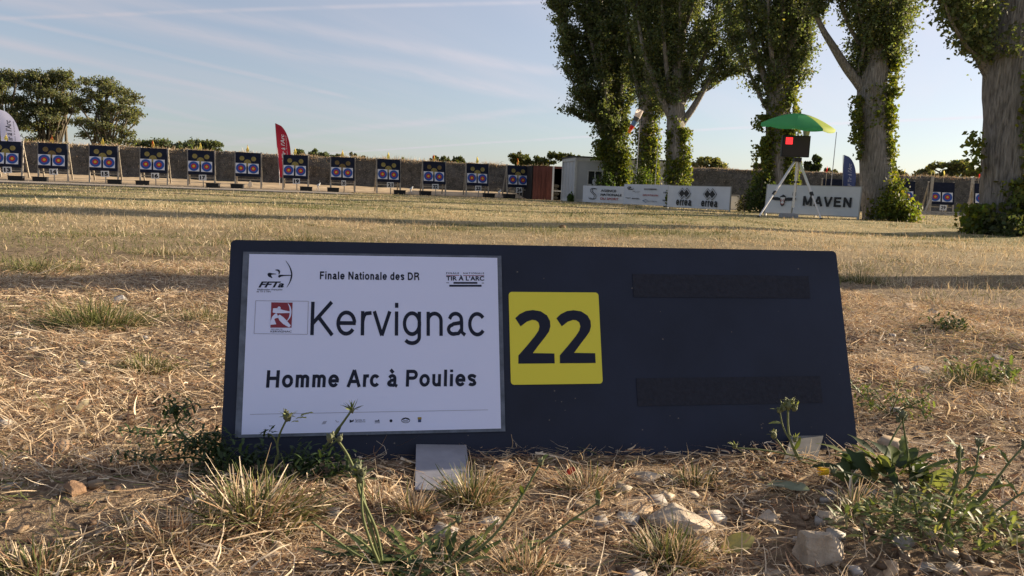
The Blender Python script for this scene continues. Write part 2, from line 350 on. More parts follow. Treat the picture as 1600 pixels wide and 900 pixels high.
# ------------------------------------------------------------------ a grotesque stroke alphabet for the printed sheets
def _arc(cx, cy, rx, ry, a0, a1, n=14): return [(cx + rx * math.cos(R(a)), cy + ry * math.sin(R(a))) for a in np.linspace(a0, a1, n)]
def glyph(ch, w):
    """strokes (outer size) of one letter, x-height .53, cap height .72, stroke width w -> (list of centre lines, advance)"""
    h = w / 2; X = .53; C = .72
    def bowl(cx, rx, y0=0, y1=X, a0=0, a1=360, n=26): return _arc(cx, (y0 + y1) / 2, rx - h, (y1 - y0) / 2 + .008 - h, a0, a1, n)
    if ch == 'F': return [[(.08 + h, 0), (.08 + h, C)], [(.08, C - h), (.54, C - h)], [(.08, .37), (.48, .37)]], .58
    if ch == 'N': return [[(.08 + h, 0), (.08 + h, C)], [(.64 - h, 0), (.64 - h, C)], [(.08 + h * 1.1, C - h * .5), (.64 - h * 1.1, h * .5)]], .72
    if ch == 'D': return [[(.08 + h, 0), (.08 + h, C)], [(.08, C - h), (.33, C - h)] + _arc(.33, C / 2, .33 - h, C / 2 - h, 85, -85, 18) + [(.33, h), (.08, h)]], .72
    if ch == 'R': return [[(.08 + h, 0), (.08 + h, C)], [(.08, C - h), (.42, C - h)] + _arc(.42, .535, .20 - h, .185 - h, 85, -85, 12) + [(.42, .35 + h * .0), (.08, .35)], [(.42, .35), (.53, .30), (.56, .18), (.58, 0)]], .71
    if ch == 'K': return [[(.08 + h, 0), (.08 + h, C)], [(.08 + h, .24), (.58, C - .0)], [(.26, .40), (.61, .0)]], .66
    if ch == 'H': return [[(.08 + h, 0), (.08 + h, C)], [(.64 - h, 0), (.64 - h, C)], [(.08, .385), (.64, .385)]], .72
    if ch == 'A': return [[(.02 + h, 0), (.345, C)], [(.67 - h, 0), (.345, C)], [(.14, .235), (.55, .235)]], .69
    if ch == 'P': return [[(.08 + h, 0), (.08 + h, C)], [(.08, C - h), (.40, C - h)] + _arc(.40, .505, .22 - h, .215 - h, 85, -85, 14) + [(.40, .29 + h), (.08, .29 + h)]], .66
    if ch == 'M': return [[(.08 + h, 0), (.08 + h, C)], [(.75 - h, 0), (.75 - h, C)], [(.08 + h, C), (.415, h)], [(.75 - h, C), (.415, h)]], .83
    if ch == 'V': return [[(.02 + h, C), (.335, 0)], [(.65 - h, C), (.335, 0)]], .67
    if ch == 'E': return [[(.08 + h, 0), (.08 + h, C)], [(.08, C - h), (.57, C - h)], [(.08, .375), (.53, .375)], [(.08, h), (.59, h)]], .65
    if ch == 'i': return [[(.07 + h, 0), (.07 + h, X)], [(.07 + h, C - .11), (.07 + h, C)]], .14 + w
    if ch == 'l': return [[(.07 + h, 0), (.07 + h, C)]], .14 + w
    if ch == 'n': return [[(.07 + h, 0), (.07 + h, X)], [(.07 + h, .30)] + _arc(.275, X - .19, .205 - h, .195 - h, 170, 0, 12) + [(.48 - h, .3), (.48 - h, 0)]], .55
    if ch == 'm': return [[(.07 + h, 0), (.07 + h, X)], [(.07 + h, .30)] + _arc(.255, X - .17, .185 - h, .178 - h, 170, 0, 12) + [(.44 - h, .3), (.44 - h, 0)], [(.44 - h, .30)] + _arc(.44 - h + .185 - h * .0 - h, X - .17, .185 - h, .178 - h, 170, 0, 12) + [(.81 - 3 * h, .3), (.81 - 3 * h, 0)]], .88 - 2 * h
    if ch == 'u': return [[(.48 - h, 0), (.48 - h, X)], [(.07 + h, X), (.07 + h, .23)] + _arc(.275, .19, .205 - h, .195 - h, 180, 350, 12)], .55
    if ch == 'r': return [[(.07 + h, 0), (.07 + h, X)], [(.07 + h, .30)] + _arc(.30, X - .2 - h + .2 - .2 + .0 + .2 - .2 + .0 + .2, .225 - h, .20, 180, 100, 8) if False else [(.07 + h, .30), (.10 + h, .42), (.17 + h * .6, .50 - h * .5), (.33, X - h + .004)]], .34
    if ch == 'v': return [[(.015 + h, X), (.25, 0)], [(.485 - h, X), (.25, 0)]], .50
    if ch == 'o': return [bowl(.285, .245)], .57
    if ch == 'c': return [bowl(.275, .235, a0=38, a1=322)], .52
    if ch == 'e': return [bowl(.285, .242, a0=0, a1=-2 + 0, n=2)[:0] + _arc(.285, X / 2, .242 - h, X / 2 + .008 - h, 2, 325, 26), [(.06, .265), (.515, .265)]], .57
    if ch == 'd': return [bowl(.275, .232), [(.50 - h, 0), (.50 - h, C)]], .57
    if ch == 'g': return [bowl(.275, .232), [(.50 - h, X)] + [(.50 - h, 0)] + _arc(.275, -.03, .225 - h, .175 - h, 0, -150, 12)], .57
    if ch == 't': return [[(.15, .66), (.15, .12)] + _arc(.25, .1 + h * .0, .10, .10 - h + .0, 190, 270, 6) + [(.30, h)], [(.02, X - h), (.29, X - h)]], .31
    if ch == 's': return [[(.44, .39)] + _arc(.255, .395, .175 - h * .6, .135 - h, 30, 200, 10) + [(.16, .315), (.255, .272), (.36, .235)] + _arc(.262, .135, .185 - h * .6, .14 - h, 40, -155, 12)], .50
    if ch in 'aà':
        st = [[(.06 + h, .375)] + _arc(.26, .365, .19 - h, .165 - h + .008, 165, 0, 12) + [(.455 - h, .3), (.455 - h, .09), (.50, .02)], [(.455 - h, .315), (.36, .29), (.2, .265)] + _arc(.2, .145, .165 - h, .145 - h, 100, 290, 12) + [(.33, .055), (.455 - h, .15)]]
        if ch == 'à': st.append([(.17, .73), (.30, .59)])
        return st, .54
    return [], .28
def fit_strokes(mb, body, quad, frame, lift, w=.09, mi=0, eps=.00004):
    x = 0; out = []
    for ch in body:
        st, adv = glyph(ch, w); out += [(np.array(s) + [x, 0]) for s in st]; x += adv
    al = np.vstack(out); lo = np.array([al[:, 0].min() - w / 2, al[:, 1].min() - (w / 2 if any(c in body for c in 'g') else 0)])
    hi = np.array([al[:, 0].max() + w / 2, al[:, 1].max() + .0]); bl, br, tl = [np.array(q, float) for q in quad]
    ex, ey = br - bl, tl - bl; o, ux, uz, nn = frame
    for k, s in enumerate(out):
        t = np.gradient(s, axis=0); t /= np.linalg.norm(t, axis=1)[:, None] + 1e-12; n = np.c_[-t[:, 1], t[:, 0]] * w / 2
        V = (np.vstack([s + n, s - n]) - lo) / (hi - lo); V2 = bl + np.outer(V[:, 0], ex) + np.outer(V[:, 1], ey); m = len(s)
        mb.flatmesh(V2, [(i, m + i, m + i + 1, i + 1) for i in range(m - 1)], frame, lift + eps * (k % 4), mi)
# ------------------------------------------------------------------ the name board in front
BR = np.array([[0.985209, 0.025258, -0.169485], [0.008649, 0.980487, 0.196395], [0.171138, -0.194956, 0.965766]]); BT = np.array([-0.440454, -0.056331, 1.267938])
BW = A @ BR; BO = A @ BT + np.array([0, 0, CAM_H])              # columns: along, down the face, away from the viewer; origin = sheet's top-left
EX = np.array([1., 0, 0]); EZ = np.array([0, 0, 1.]); EN = np.array([0, -1., 0])
M_SIGN = mat('navy_board', (.014, .0195, .041), .55, .28, noise=.3, nscale=5)
M_PAPER = mat('printed_paper', (.66, .70, .92), .5, .4, coat=.5)
M_SLEEVE = mat('clear_sleeve_edge', (.10, .115, .15), .12, .6, noise=.5, nscale=30)
M_INK = mat('ink', (.010, .013, .030), .6, .2, coat=.08); M_INKRED = mat('ink_red', (.22, .02, .035), .5, .3, coat=.3)
M_INKBLUE = mat('ink_blue', (.03, .055, .16), .5, .3, coat=.3); M_GREY = mat('ink_grey', (.30, .30, .38), .6, .3); M_YEL = mat('yellow_vinyl', (.74, .65, .045), .45, .4)
M_TAPE = mat('hook_tape', (.024, .0265, .039), .85, .25, noise=.2, nscale=120, bump=.2)
root = empty('name_board'); tag(root, 'long dark blue board leaning back in the dry grass with white sheet and yellow 22', 'sign')
root.matrix_world = Matrix(((BW[0, 0], BW[0, 2], -BW[0, 1], BO[0]), (BW[1, 0], BW[1, 2], -BW[1, 1], BO[1]), (BW[2, 0], BW[2, 2], -BW[2, 1], BO[2]), (0, 0, 0, 1)))
SF = (np.zeros(3), EX, EZ, EN)                                   # local panel frame: u right, v up, front = -Y
_bt = A.T @ np.zeros(3)
def bp(px, py):                                                  # photo pixel -> board face (u, v up)
    d = np.array([(px - 800) / F, (py - 450) / F, 1.0]); n = BR[:, 2]; X = d * ((BT @ n) / (d @ n)) - BT; return np.array([X @ BR[:, 0], -(X @ BR[:, 1])])
def bq(bl, br, tl): return (bp(*bl), bp(*br), bp(*tl))
def rrect(u0, v0, u1, v1, r, n=5):
    out = []
    for cx, cy, a0 in ((u1 - r, v0 + r, -90), (u1 - r, v1 - r, 0), (u0 + r, v1 - r, 90), (u0 + r, v0 + r, 180)):
        out += [(cx + r * math.cos(R(a0 + 90 * i / n)), cy + r * math.sin(R(a0 + 90 * i / n))) for i in range(n + 1)]
    return out
bl_, br_, tr_, tl_ = bp(344, 722), bp(1339, 692), bp(1307, 392.5), bp(360.5, 374.5)
u0, u1, v1, v0 = (bl_[0] + tl_[0]) / 2, (br_[0] + tr_[0]) / 2, (tl_[1] + tr_[1]) / 2, -0.352
BOARD = (u0, v0, u1, v1)
MB().prism(rrect(u0, v0, u1, v1, .008), .012, SF).build('board', M_SIGN, root)
sheet = MB().prism([(.0, -.297), (.42, -.297), (.42, 0), (0, 0)], .0006, SF, lift=.0032).build('sheet', M_PAPER, root)
sl = MB()
for q in ((-.010, -.302, 0, .004), (.42, -.302, .4275, .004), (0, -.302, .42, -.297), (0, 0, .42, .004)):
    sl.prism([(q[0], q[1]), (q[2], q[1]), (q[2], q[3]), (q[0], q[3])], .0022, SF, lift=.0028)
sl.build('plastic_sleeve', M_SLEEVE, sheet)
LP = .0036
t = MB(); fit_strokes(t, 'Finale Nationale des DR', bq((499, 437), (655, 438.5), (499.3, 424.7)), SF, LP, w=.14); t.build('heading', M_INK, sheet)
t = MB(); fit_strokes(t, 'Kervignac', bq((484.5, 539), (757.5, 540), (486.5, 472)), SF, LP, w=.085); t.build('team_name', M_INK, sheet)
t = MB(); fit_strokes(t, 'Homme Arc à Poulies', bq((413.5, 606), (745, 603.5), (415.5, 578.5)), SF, LP, w=.142); t.build('category_line', M_INK, sheet)
# federation emblem: running archer strokes, a bow and letters
def Z1(x, y): return bp(390 + x / 6.92, 400 + y / 6.92)
t = MB()
ribbon(t, [Z1(*q) for q in spline([(393, 55), (435, 120), (456, 185), (455, 230), (438, 285), (404, 345)], 6)], [.0006, .0022, .0024, .0006], SF, LP)
ribbon(t, [Z1(*q) for q in spline([(282, 156), (308, 158), (324, 175), (320, 205)], 6)], [.0012, .0034, .0012], SF, LP)
ribbon(t, [Z1(*q) for q in spline([(292, 200), (250, 199), (215, 201), (222, 218), (248, 242)], 6)], [.0008, .0022, .005, .005, .0008], SF, LP)
ribbon(t, [Z1(*q) for q in spline([(318, 235), (332, 220), (375, 215), (460, 214)], 6)], [.003, .004, .002, .0014], SF, LP)
fit_text(t, 'FFTa', (Z1(98, 346), Z1(374, 346), Z1(98, 280)), SF, LP, bold=.035, shear=.35)
fit_text(t, 'Fédération Française', (Z1(84, 380), Z1(358, 380), Z1(84, 358)), SF, LP, bold=.01, shear=.3)
fit_text(t, 'de Tir à l’Arc', (Z1(78, 397), Z1(236, 397), Z1(78, 380)), SF, LP, bold=.01, shear=.3)
t.build('federation_emblem', M_INK, sheet)
fr = MB(); c = [Z1(70, 487), Z1(637, 493), Z1(628, 850), Z1(52, 842)]
for i in range(4): ribbon(fr, [c[i], c[(i + 1) % 4]], .0008, SF, LP)
fr.build('emblem_border', M_GREY, sheet)
t = MB(); t.flat([Z1(*q) for q in ((238, 505), (468, 508), (456, 778), (228, 778))], SF, LP, 0)
L2 = LP + .0003
t.flat([Z1(322 + 17 * math.cos(a), 568 + 18 * math.sin(a)) for a in np.linspace(0, 6.28, 16, endpoint=False)][::-1], SF, L2, 1)
ribbon(t, [Z1(*q) for q in spline([(255, 593), (300, 596), (370, 606), (450, 612)], 5)], [.007, .0085, .005, .0022], SF, L2, 1)
ribbon(t, [Z1(*q) for q in spline([(418, 516), (440, 560), (446, 610), (436, 665), (402, 714)], 6)], [.0008, .0022, .003, .0022, .0008], SF, L2, 1)
ribbon(t, [Z1(*q) for q in spline([(306, 645), (272, 662), (255, 690), (258, 745)], 6)], [.009, .006, .005, .010], SF, L2, 1)
ribbon(t, [Z1(*q) for q in spline([(318, 645), (345, 680), (385, 720), (440, 766)], 6)], [.004, .008, .008, .004], SF, L2, 1)
fit_text(t, 'KERVIGNAC', (Z1(229, 829), Z1(456, 830), Z1(229, 809)), SF, LP, mi=2, bold=.01)
fit_text(t, 'ARCHERS DE', (Z1(234, 801), Z1(358, 802), Z1(234, 789)), SF, LP, mi=2)
t.build('archer_emblem', [M_INKRED, M_PAPER, M_INK], sheet)
def Z2(x, y): return bp(690 + x / 20, 415 + y / 20)
t = MB()
fit_text(t, 'FINALE', (Z2(138, 275), Z2(540, 277), Z2(138, 222)), SF, LP, bold=.02, space=1.3); fit_text(t, 'NATIONALE', (Z2(670, 278), Z2(1320, 280), Z2(670, 224)), SF, LP, bold=.02, space=1.3)
fit_text(t, 'TIR À L’ARC', (Z2(140, 480), Z2(1322, 484), Z2(140, 305)), SF, LP, bold=.03, space=1.05)
for a, b in (((140, 318), (545, 320)), ((670, 326), (1320, 328))): ribbon(t, [Z2(*a), Z2(*b)], .0011, SF, LP, 1)
for q in ((365, 525, 1110, 580), (235, 612, 1240, 672)): t.flat([Z2(q[0], q[3]), Z2(q[2], q[3]), Z2(q[2], q[1]), Z2(q[0], q[1])], SF, LP)
ribbon(t, [Z2(140, 550), Z2(225, 550)], .001, SF, LP); ribbon(t, [Z2(1245, 558), Z2(1320, 558)], .001, SF, LP)
t.build('event_emblem', [M_INK, M_INKRED], sheet)
t = MB(); ribbon(t, [bp(391, 647.5), bp(762, 640.5)], .0007, SF, LP); t.build('rule_line', M_GREY, sheet)
def Z3(x, y): return bp(490 + x / 8.42, 640 + y / 8.42)
t = MB()
for k in range(3): ribbon(t, [Z3(108 + 9 * k, 190 - 14 * k), Z3(160 + 8 * k, 182 - 14 * k)], .0011, SF, LP, 2)
ribbon(t, [Z3(290, 140), Z3(310, 165), Z3(335, 160)], .0011, SF, LP, 2)
t.flat([Z3(475, 130), Z3(528, 155), Z3(528, 128), Z3(475, 175)], SF, LP, 0)
fit_text(t, 'Senlis et', (Z3(550, 147), Z3(680, 145), Z3(550, 125)), SF, LP, 1); fit_text(t, 'Armance', (Z3(550, 170), Z3(682, 168), Z3(550, 150)), SF, LP, 1)
ribbon(t, [Z3(805, 152), Z3(862, 150)], .0018, SF, LP, 1); ribbon(t, [Z3(805, 175), Z3(870, 173)], .0008, SF, LP, 1); ribbon(t, [Z3(855, 130), Z3(865, 160)], .0012, SF, LP, 1)
t.flat([Z3(1018 + 20 * math.cos(a), 148 + 20 * math.sin(a)) for a in np.linspace(6.28, 0, 14, endpoint=False)], SF, LP, 1)
ribbon(t, [Z3(1210 + 54 * math.cos(a), 142 + 32 * math.sin(a)) for a in np.linspace(0, 6.28, 28)], .0009, SF, LP, 1)
ribbon(t, [Z3(1165, 130), Z3(1210, 112), Z3(1255, 130)], .0022, SF, LP, 1); ribbon(t, [Z3(1178, 150), Z3(1240, 150)], .0014, SF, LP, 1)
t.flat([Z3(1368, 130), Z3(1418, 130), Z3(1418, 100), Z3(1368, 100)], SF, LP, 3); t.flat([Z3(1372, 166), Z3(1414, 166), Z3(1414, 130), Z3(1372, 130)], SF, LP, 4)
t.build('partner_emblems', [M_INK, M_INK, M_GREY, mat('ink_ochre', (.30, .22, .04), .5), M_INKBLUE], sheet)
# yellow number plate
y0, y1 = bp(794.5, 454.5), bp(941.5, 599.5); ys = (y1[0] - y0[0]); YU, YV = y0[0], y0[1] - .002
plate = MB().prism(rrect(YU, YV - ys * .995, YU + ys, YV, .006), .0016, SF, lift=.0016).build('number_plate', M_YEL, root)
two = [(68, 345), (88, 327), (115, 314), (145, 310), (178, 315), (205, 333), (217, 356), (218, 380), (211, 402), (194, 425), (168, 456), (139, 493), (231, 495), (231, 537), (76, 537), (77, 503), (112, 465), (150, 421), (166, 398), (171, 380), (167, 363), (155, 354), (140, 352), (117, 360), (90, 380)]
t = MB()
for sh in (0, 177): t.flat([(YU + ys * (x + sh - 43) / 392, YV - ys * (y - 232) / 394) for x, y in two][::-1], SF, .0019)
t.build('digits', M_INK, plate)
fl = MB(); fr2 = np.random.default_rng(5)
for k in range(70):
    c = (fr2.uniform(u0 + .02, u1 - .02), v0 + (v1 - v0) * (.02 + .9 * fr2.random() ** 2.2)); s_ = fr2.uniform(.0006, .0016)
    if c[0] < .43 and c[1] > -.30 or YU - .01 < c[0] < YU + ys + .01 and YV - ys - .01 < c[1] < YV + .01: continue
    fl.flat([(c[0] + s_ * a, c[1] + s_ * b_) for a, b_ in ((-1, -.6), (.9, -.8), (1.1, .5), (-.3, 1))], SF, .0004 if True else 0)
o_ = fl.build('dried_mud_specks', mat('dried_mud', (.16, .14, .13), .95, .1), root); o_['kind'] = 'stuff'
for q in (((988, 428), (1266, 466)), ((994, 591), (1285, 629))):
    a, b = bp(*q[0]), bp(*q[1]); k = MB().prism([(a[0], b[1]), (b[0], b[1]), (b[0], a[1]), (a[0], a[1])], .0013, SF, lift=.0013); k.build('tape_strip', M_TAPE, root)
# foot plates: bent steel tongues from the board's lower edge down to the ground
INV = np.linalg.inv(np.array(root.matrix_world.to_3x3()))
def to_local(p): return INV @ (np.array(p) - BO)
def foot(top, bot, m, th=.003, hole=None):
    n = 7; a0 = [np.array([*bp(*top[0])]), np.array([*bp(*top[1])])]
    T0 = np.array([a0[0][0], -.006, a0[0][1]]); T1 = np.array([a0[1][0], -.006, a0[1][1]])
    B0 = to_local(ground(*bot[0]) + [0, 0, .004]); B1 = B0 + (T1 - T0)
    mb = MB(); up = np.cross(T1 - T0, B0 - T0); up /= np.linalg.norm(up); up *= -1 if up[1] > 0 else 1
    V = [T0, T1, B1, B0]; mb.add(V + [q - up * th for q in V], [(3, 2, 1, 0), (4, 5, 6, 7), (0, 1, 5, 4), (1, 2, 6, 5), (2, 3, 7, 6), (3, 0, 4, 7)])
    o = mb.build('foot_plate', m, root)
    if hole:
        c = lerp(lerp(T0, T1, hole[0]), lerp(B0, B1, hole[0]), hole[1]); e1 = (T1 - T0) / np.linalg.norm(T1 - T0); e2 = np.cross(up, e1)
        MB().add([c + up * .0008 + e1 * .0055 * math.cos(t_) + e2 * .0055 * math.sin(t_) for t_ in np.linspace(0, 6.28, 16, endpoint=False)], [tuple(range(16))]).build('bolt_hole', M_BLACK, o)
    return o
foot(((650, 694), (728, 695)), ((648.5, 763), (729.5, 764)), M_STEEL, hole=(.53, .87))
foot(((1234, 681), (1284, 680)), ((1222, 722), (1296, 722)), mat('dull_steel', (.15, .145, .14), .7, .25, noise=.35, nscale=30))

# ------------------------------------------------------------------ archery targets in a row
M_CREAM = mat('spot_patch', (.30, .24, .085), .9, .1, noise=.3, nscale=9)
M_SPOTD = mat('worn_spot_patch', (.20, .14, .06), .9, .1, noise=.3, nscale=9); M_FWHITE = mat('face_white', (.70, .70, .76), .8, .1); M_FBLUE = mat('face_blue', (.045, .105, .36), .8, .1); M_FRED = mat('face_red', (.42, .04, .055), .8, .1); M_FYEL = mat('face_gold', (.62, .42, .06), .8, .1)
M_FDK = mat('face_line', (.02, .03, .07), .8, .1)
M_FLAGY = mat('yellow_cloth', (.72, .60, .16), .8, .1, trans=.35); M_FLAGR = mat('red_cloth', (.60, .045, .03), .8, .1, trans=.35)
M_PLAQ = mat('plaque_white', (.66, .66, .66), .7, .2); M_BOX = mat('black_plastic', (.013, .014, .018), .6, .3)
LEAN = R(9); BS = 1.24
def target_parts(o, post=M_POST, spots=True, number=None, with_feet=True):
    """a foam butt on an easel of two front posts and two rear legs; local +Y is away from the archer"""
    ux = np.array([1., 0, 0]); uz = np.array([0, math.sin(LEAN), math.cos(LEAN)]); nn = np.array([0, -math.cos(LEAN), math.sin(LEAN)])
    z0 = .66; fr_ = (np.array([0, z0 * math.tan(LEAN), z0]), ux, uz, nn)
    MB().prism(rrect(-BS / 2, 0, BS / 2, BS, .015, 2), .16, fr_).build('butt', M_DARK, o)
    def uv(u, v): return ((u - .5) * BS, (1 - v) * BS)
    for (cu, cv) in ((.216, .668), (.712, .675)):
        s = .213 * BS; c = uv(cu, cv); fm = MB()
        fm.prism([(c[0] - s, c[1] - s), (c[0] + s, c[1] - s), (c[0] + s, c[1] + s), (c[0] - s, c[1] + s)], .012, fr_, 0, .016)
        for r_, mi, lf in ((.94, 1, .019), (.50, 2, .022), (.245, 3, .025)): fm.flat(circle(c, s * r_), fr_, lf, mi)
        for r_ in (.72,): ribbon(fm, circle(c, s * r_, 28) + [circle(c, s * r_, 28)[0]], .006, fr_, .0205, 4)
        fm.build('target_face', [M_FWHITE, M_FBLUE, M_FRED, M_FYEL, M_FDK], o)
    if spots:
        for (cu, cv, r_) in ((.255, .25, .098), (.72, .262, .098), (.478, .435, .145)):
            MB().prism(circle(uv(cu, cv), r_ * BS, 24), .006, fr_, 0, .008).build('spot', M_CREAM, o)
    for sx in (-1, 1):
        x = sx * (BS / 2 + .02)
        MB().bar((x, .17, 0), (x, 1.95 * math.tan(LEAN) + .17, 1.93), .075, .05).build('post', post, o)
        MB().bar((x * .98, 1.22, 0), (x * .98, .44, 1.85), .07, .05).build('rear_leg', post, o)
    MB().bar((-.6, .36, .5), (.6, .36, .5), .05).build('crossbar', post, o)
TG = [(13, 11, 13, (17, 36), 'y'), (14, 84, 85, (54, 74), 'r'), (15, 163, 165, (170, 189), 'y'), (16, 241, 243, (214, 232), 'r'), (17, 316, 317, (324, 342), 'y'), (18, 389, None, (362, 380), 'r'),
      (19, 463, 463, (470, 487), 'y'), (20, 537, 537, (512, 529), 'r'), (21, 609.5, 609.5, (616, 633), 'y'), (22, 681, 680, (656, 673), 'r'), (23, 748.5, 747, (756, 772), 'y'), (24, 812.5, 811, (788, 804), 'r')]
def copy_tree(o, parent=None):
    c = o.copy(); COL.objects.link(c); c.parent = parent
    for ch in list(o.children): copy_tree(ch, c)
    return c
proto = empty('archery_target'); target_parts(proto)
GT = 'archery targets in a row before the earth bank'
def flag_mb(seed):
    rs = np.random.default_rng(seed); mb = MB(); mb.tube([(0, 0, 0), (0, .02, .44)], .007, 5, 1); w = rs.uniform(.10, .2); d = rs.choice([-1, 1]) * rs.uniform(.4, 1)
    n = 6; V = []
    for i in range(n + 1):
        t_ = i / n; V += [(0 + .012 * math.sin(6 * t_), .02 * t_, .43 - .02 * t_), (d * w * t_, .05 * math.sin(5 * t_ + seed), .43 - .36 * t_ ** 1.1)]
    V = []
    for i in range(n + 1):
        t_ = i / n; z = .43 - .37 * t_; wd = w * (min(t_ / .75, (1.06 - t_) / .3) + .03); V += [(-wd * .45 + .02 * math.sin(4 * t_ + seed), .03 * math.sin(7 * t_), z), (wd * .55 * d, -.03 * math.sin(5 * t_), z - .02)]
    mb.add(V, [(2 * i, 2 * i + 1, 2 * i + 3, 2 * i + 2) for i in range(n)], 0); return mb
for k, (num, cx, lx, bx, fc) in enumerate(TG):
    o = proto if k == 0 else copy_tree(proto)
    p = on_row(cx - 1.5); o.location = (p[0], p[1], 0); o.rotation_euler = (R((-.6, .4, .9, -.5, .2, .8)[k % 6]) * .8, 0, ROW_RZ + R((-2.5, 2, .6, -1.6, 3, -.4, -2.8)[k % 7]))
    cn = {'y': 'yellow', 'r': 'red'}[fc]
    if num in (14, 20, 22):
        for ch in [c_ for c_ in o.children if c_.name.startswith('spot')][:2 if num == 22 else 3]: ch.material_slots[0].link = 'OBJECT'; ch.material_slots[0].material = M_SPOTD
    tag(o, (f'dark target butt above the plaque numbered {num}, {cn} flag on top' if num != 18 else 'dark target butt above the white triangle, red flag on top'), 'target', GT)
    topz = .66 + BS * math.cos(LEAN)
    f = flag_mb(num).build('flag', [M_FLAGY if fc == 'y' else M_FLAGR, M_POST], o); f.location = (-.03, (topz) * math.tan(LEAN) + .05, topz - .03)
    def front(px, n_):
        q = on_row(px, 0) - ROWN * n_; Y = q[1]; d = ray(px, 298); q = np.array([d[0] / d[1] * Y, Y, 0]); return q
    if lx is not None:
        q = front(lx, .25); r = empty('number_sign', (q[0], q[1], gz(q[0], q[1])), ROW_RZ + R((num * 37 % 11) - 5), f'small white plaque with black number {num} on a stake', 'number sign', 'number plaques under the targets')
        w, h = (.18, .145) if num not in (20,) else (.12, .14); zc = .50
        pf = (np.array([0, -.03, zc]), np.array([1., 0, .03]), np.array([-.03, 0, 1.]), np.array([0, -1., 0]))
        pl_ = MB().prism([(-w, -h), (w, -h), (w, h), (-w, h)], .012, pf).build('plaque', M_PLAQ, r)
        t = MB(); fit_text(t, str(num), rect_quad(-w * .74, -h * .70, w * .74, h * .70), pf, .004, bold=.055); t.build('digits', M_BLACK, pl_)
        MB().bar((.02, 0, -.1), (.03, 0, .52), .05, .03).build('stake', M_POST, r)
    q = front((bx[0] + bx[1]) / 2, .85)
    b = MB(); W_ = .29; b.add([(-W_, -.17, 0), (W_, -.17, 0), (W_, .17, 0), (-W_, .17, 0), (-W_ - .015, -.185, .22), (W_ + .015, -.185, .22), (W_ + .015, .185, .22), (-W_ - .015, .185, .22)], [(3, 2, 1, 0), (4, 5, 6, 7), (0, 1, 5, 4), (1, 2, 6, 5), (2, 3, 7, 6), (3, 0, 4, 7)])
    b.box((0, 0, .235), (2 * W_ + .07, .41, .026)); o2 = b.build('crate', M_BOX); o2.location = (q[0], q[1], gz(q[0], q[1])); o2.rotation_euler = (0, 0, ROW_RZ + R((num * 53 % 17) - 8))
    side = 'left' if (bx[0] + bx[1]) / 2 < cx else 'right'
    tag(o2, f'low black box on the sand at the {side} foot of target {num}' if num != 18 else 'low black box at the left foot of the target with the white triangle', 'box', 'black boxes by the targets')
q = front(390, .3); t3 = MB(); pf = (np.array([0, 0, .14]), EX, EZ, EN); t3.prism([(-.12, 0), (.13, -.01), (.14, .17), (.05, .31), (-.02, .27)], .02, pf); t3.bar((0, .03, -.02), (0, .03, .2), .03)
o = t3.build('triangle_sheet', mat('sunlit_card', (.78, .66, .50), .8, .1)); o.location = (q[0], q[1], 0); tag(o, 'white triangular card painted as if sunlit, standing under a target without a number plaque', 'card')  # white card; the warmth of the sun is put into its colour
# small folding scope stands between the targets
for k, (px, wh) in enumerate(((497, 'target 19'), (642, 'target 21'), (780, 'target 23'))):
    q = front(px, .6); r = empty('scope_stand', (q[0], q[1], 0), 0, f'small spindly tripod stand on the sand to the right of {wh}', 'stand', 'small stands beside the boxes')
    for a in (90, 210, 330): MB().tube([(0, 0, .3), (.13 * math.cos(R(a)), .13 * math.sin(R(a)), 0)], .012, 5).build('leg', M_STEEL, r)
    MB().tube([(-.06, 0, .31), (.05, 0, .36), (.10, 0, .47)], [.045, .05, .03], 7).build('holder', M_PLAQ, r)
# right-hand targets on the far side of the poplars
GR = 'targets beyond the poplars on the right'
rp = empty('archery_target'); target_parts(rp, spots=False)
for k, (px, py_, lab) in enumerate(((1475, 43, 'dark target with two faces in the gap between the two right-hand poplars'), (1413, 43.4, 'dark target half hidden by the bright bush at the poplar foot'), (1547, 42.4, 'dark target mostly hidden by the rightmost poplar trunk'), (1306, 44.6, 'dark target butt standing behind the framed banner with the bird emblem'))):
    o = rp if k == 0 else copy_tree(rp); p = P(px, 300, py_); o.location = (p[0], p[1], -.05); o.rotation_euler = (0, 0, R(-6)); o.scale = (1.06, 1, 1); tag(o, lab, 'target', GR)
p = P(1476, 300, 42.6); r = empty('number_sign', (p[0], p[1], 0), 0, 'white plaque with dark number 29 under a target right of the poplars', 'number sign', 'number plaques under the targets')
pf = (np.array([0, -.03, .42]), EX, EZ, EN); pl_ = MB().prism([(-.19, -.15), (.19, -.15), (.19, .15), (-.19, .15)], .012, pf).build('plaque', M_PLAQ, r)
t = MB(); fit_text(t, '29', rect_quad(-.13, -.1, .13, .1), pf, .004, bold=.03); t.build('digits', M_BLACK, pl_); MB().bar((0, 0, -.1), (0, 0, .42), .05, .03).build('stake', M_POST, r)
pr = empty('timber_frame', (0, 0, 0), 0, 'pale timber rail frame on the ground around the right-hand targets', 'frame')
for k, px in enumerate((1455, 1518)):
    p = P(px, 300, 43.2); MB().bar((p[0], p[1], -.05), (p[0], p[1], 2.15), .12).build('post', M_POST, pr)
    MB().bar((p[0] - .05, p[1] - .1, 1.0), (p[0] - .55, p[1] - .5, 0), .07).build('brace', M_POST, pr)
a, b = P(1395, 300, 42.2), P(1545, 300, 42.2)
MB().bar((a[0], a[1], .16), (b[0], b[1], .16), .09).build('rail', M_POST, pr); MB().bar((a[0], a[1] - .5, .05), (b[0], b[1] - .5, .05), .09).build('rail', M_POST, pr)
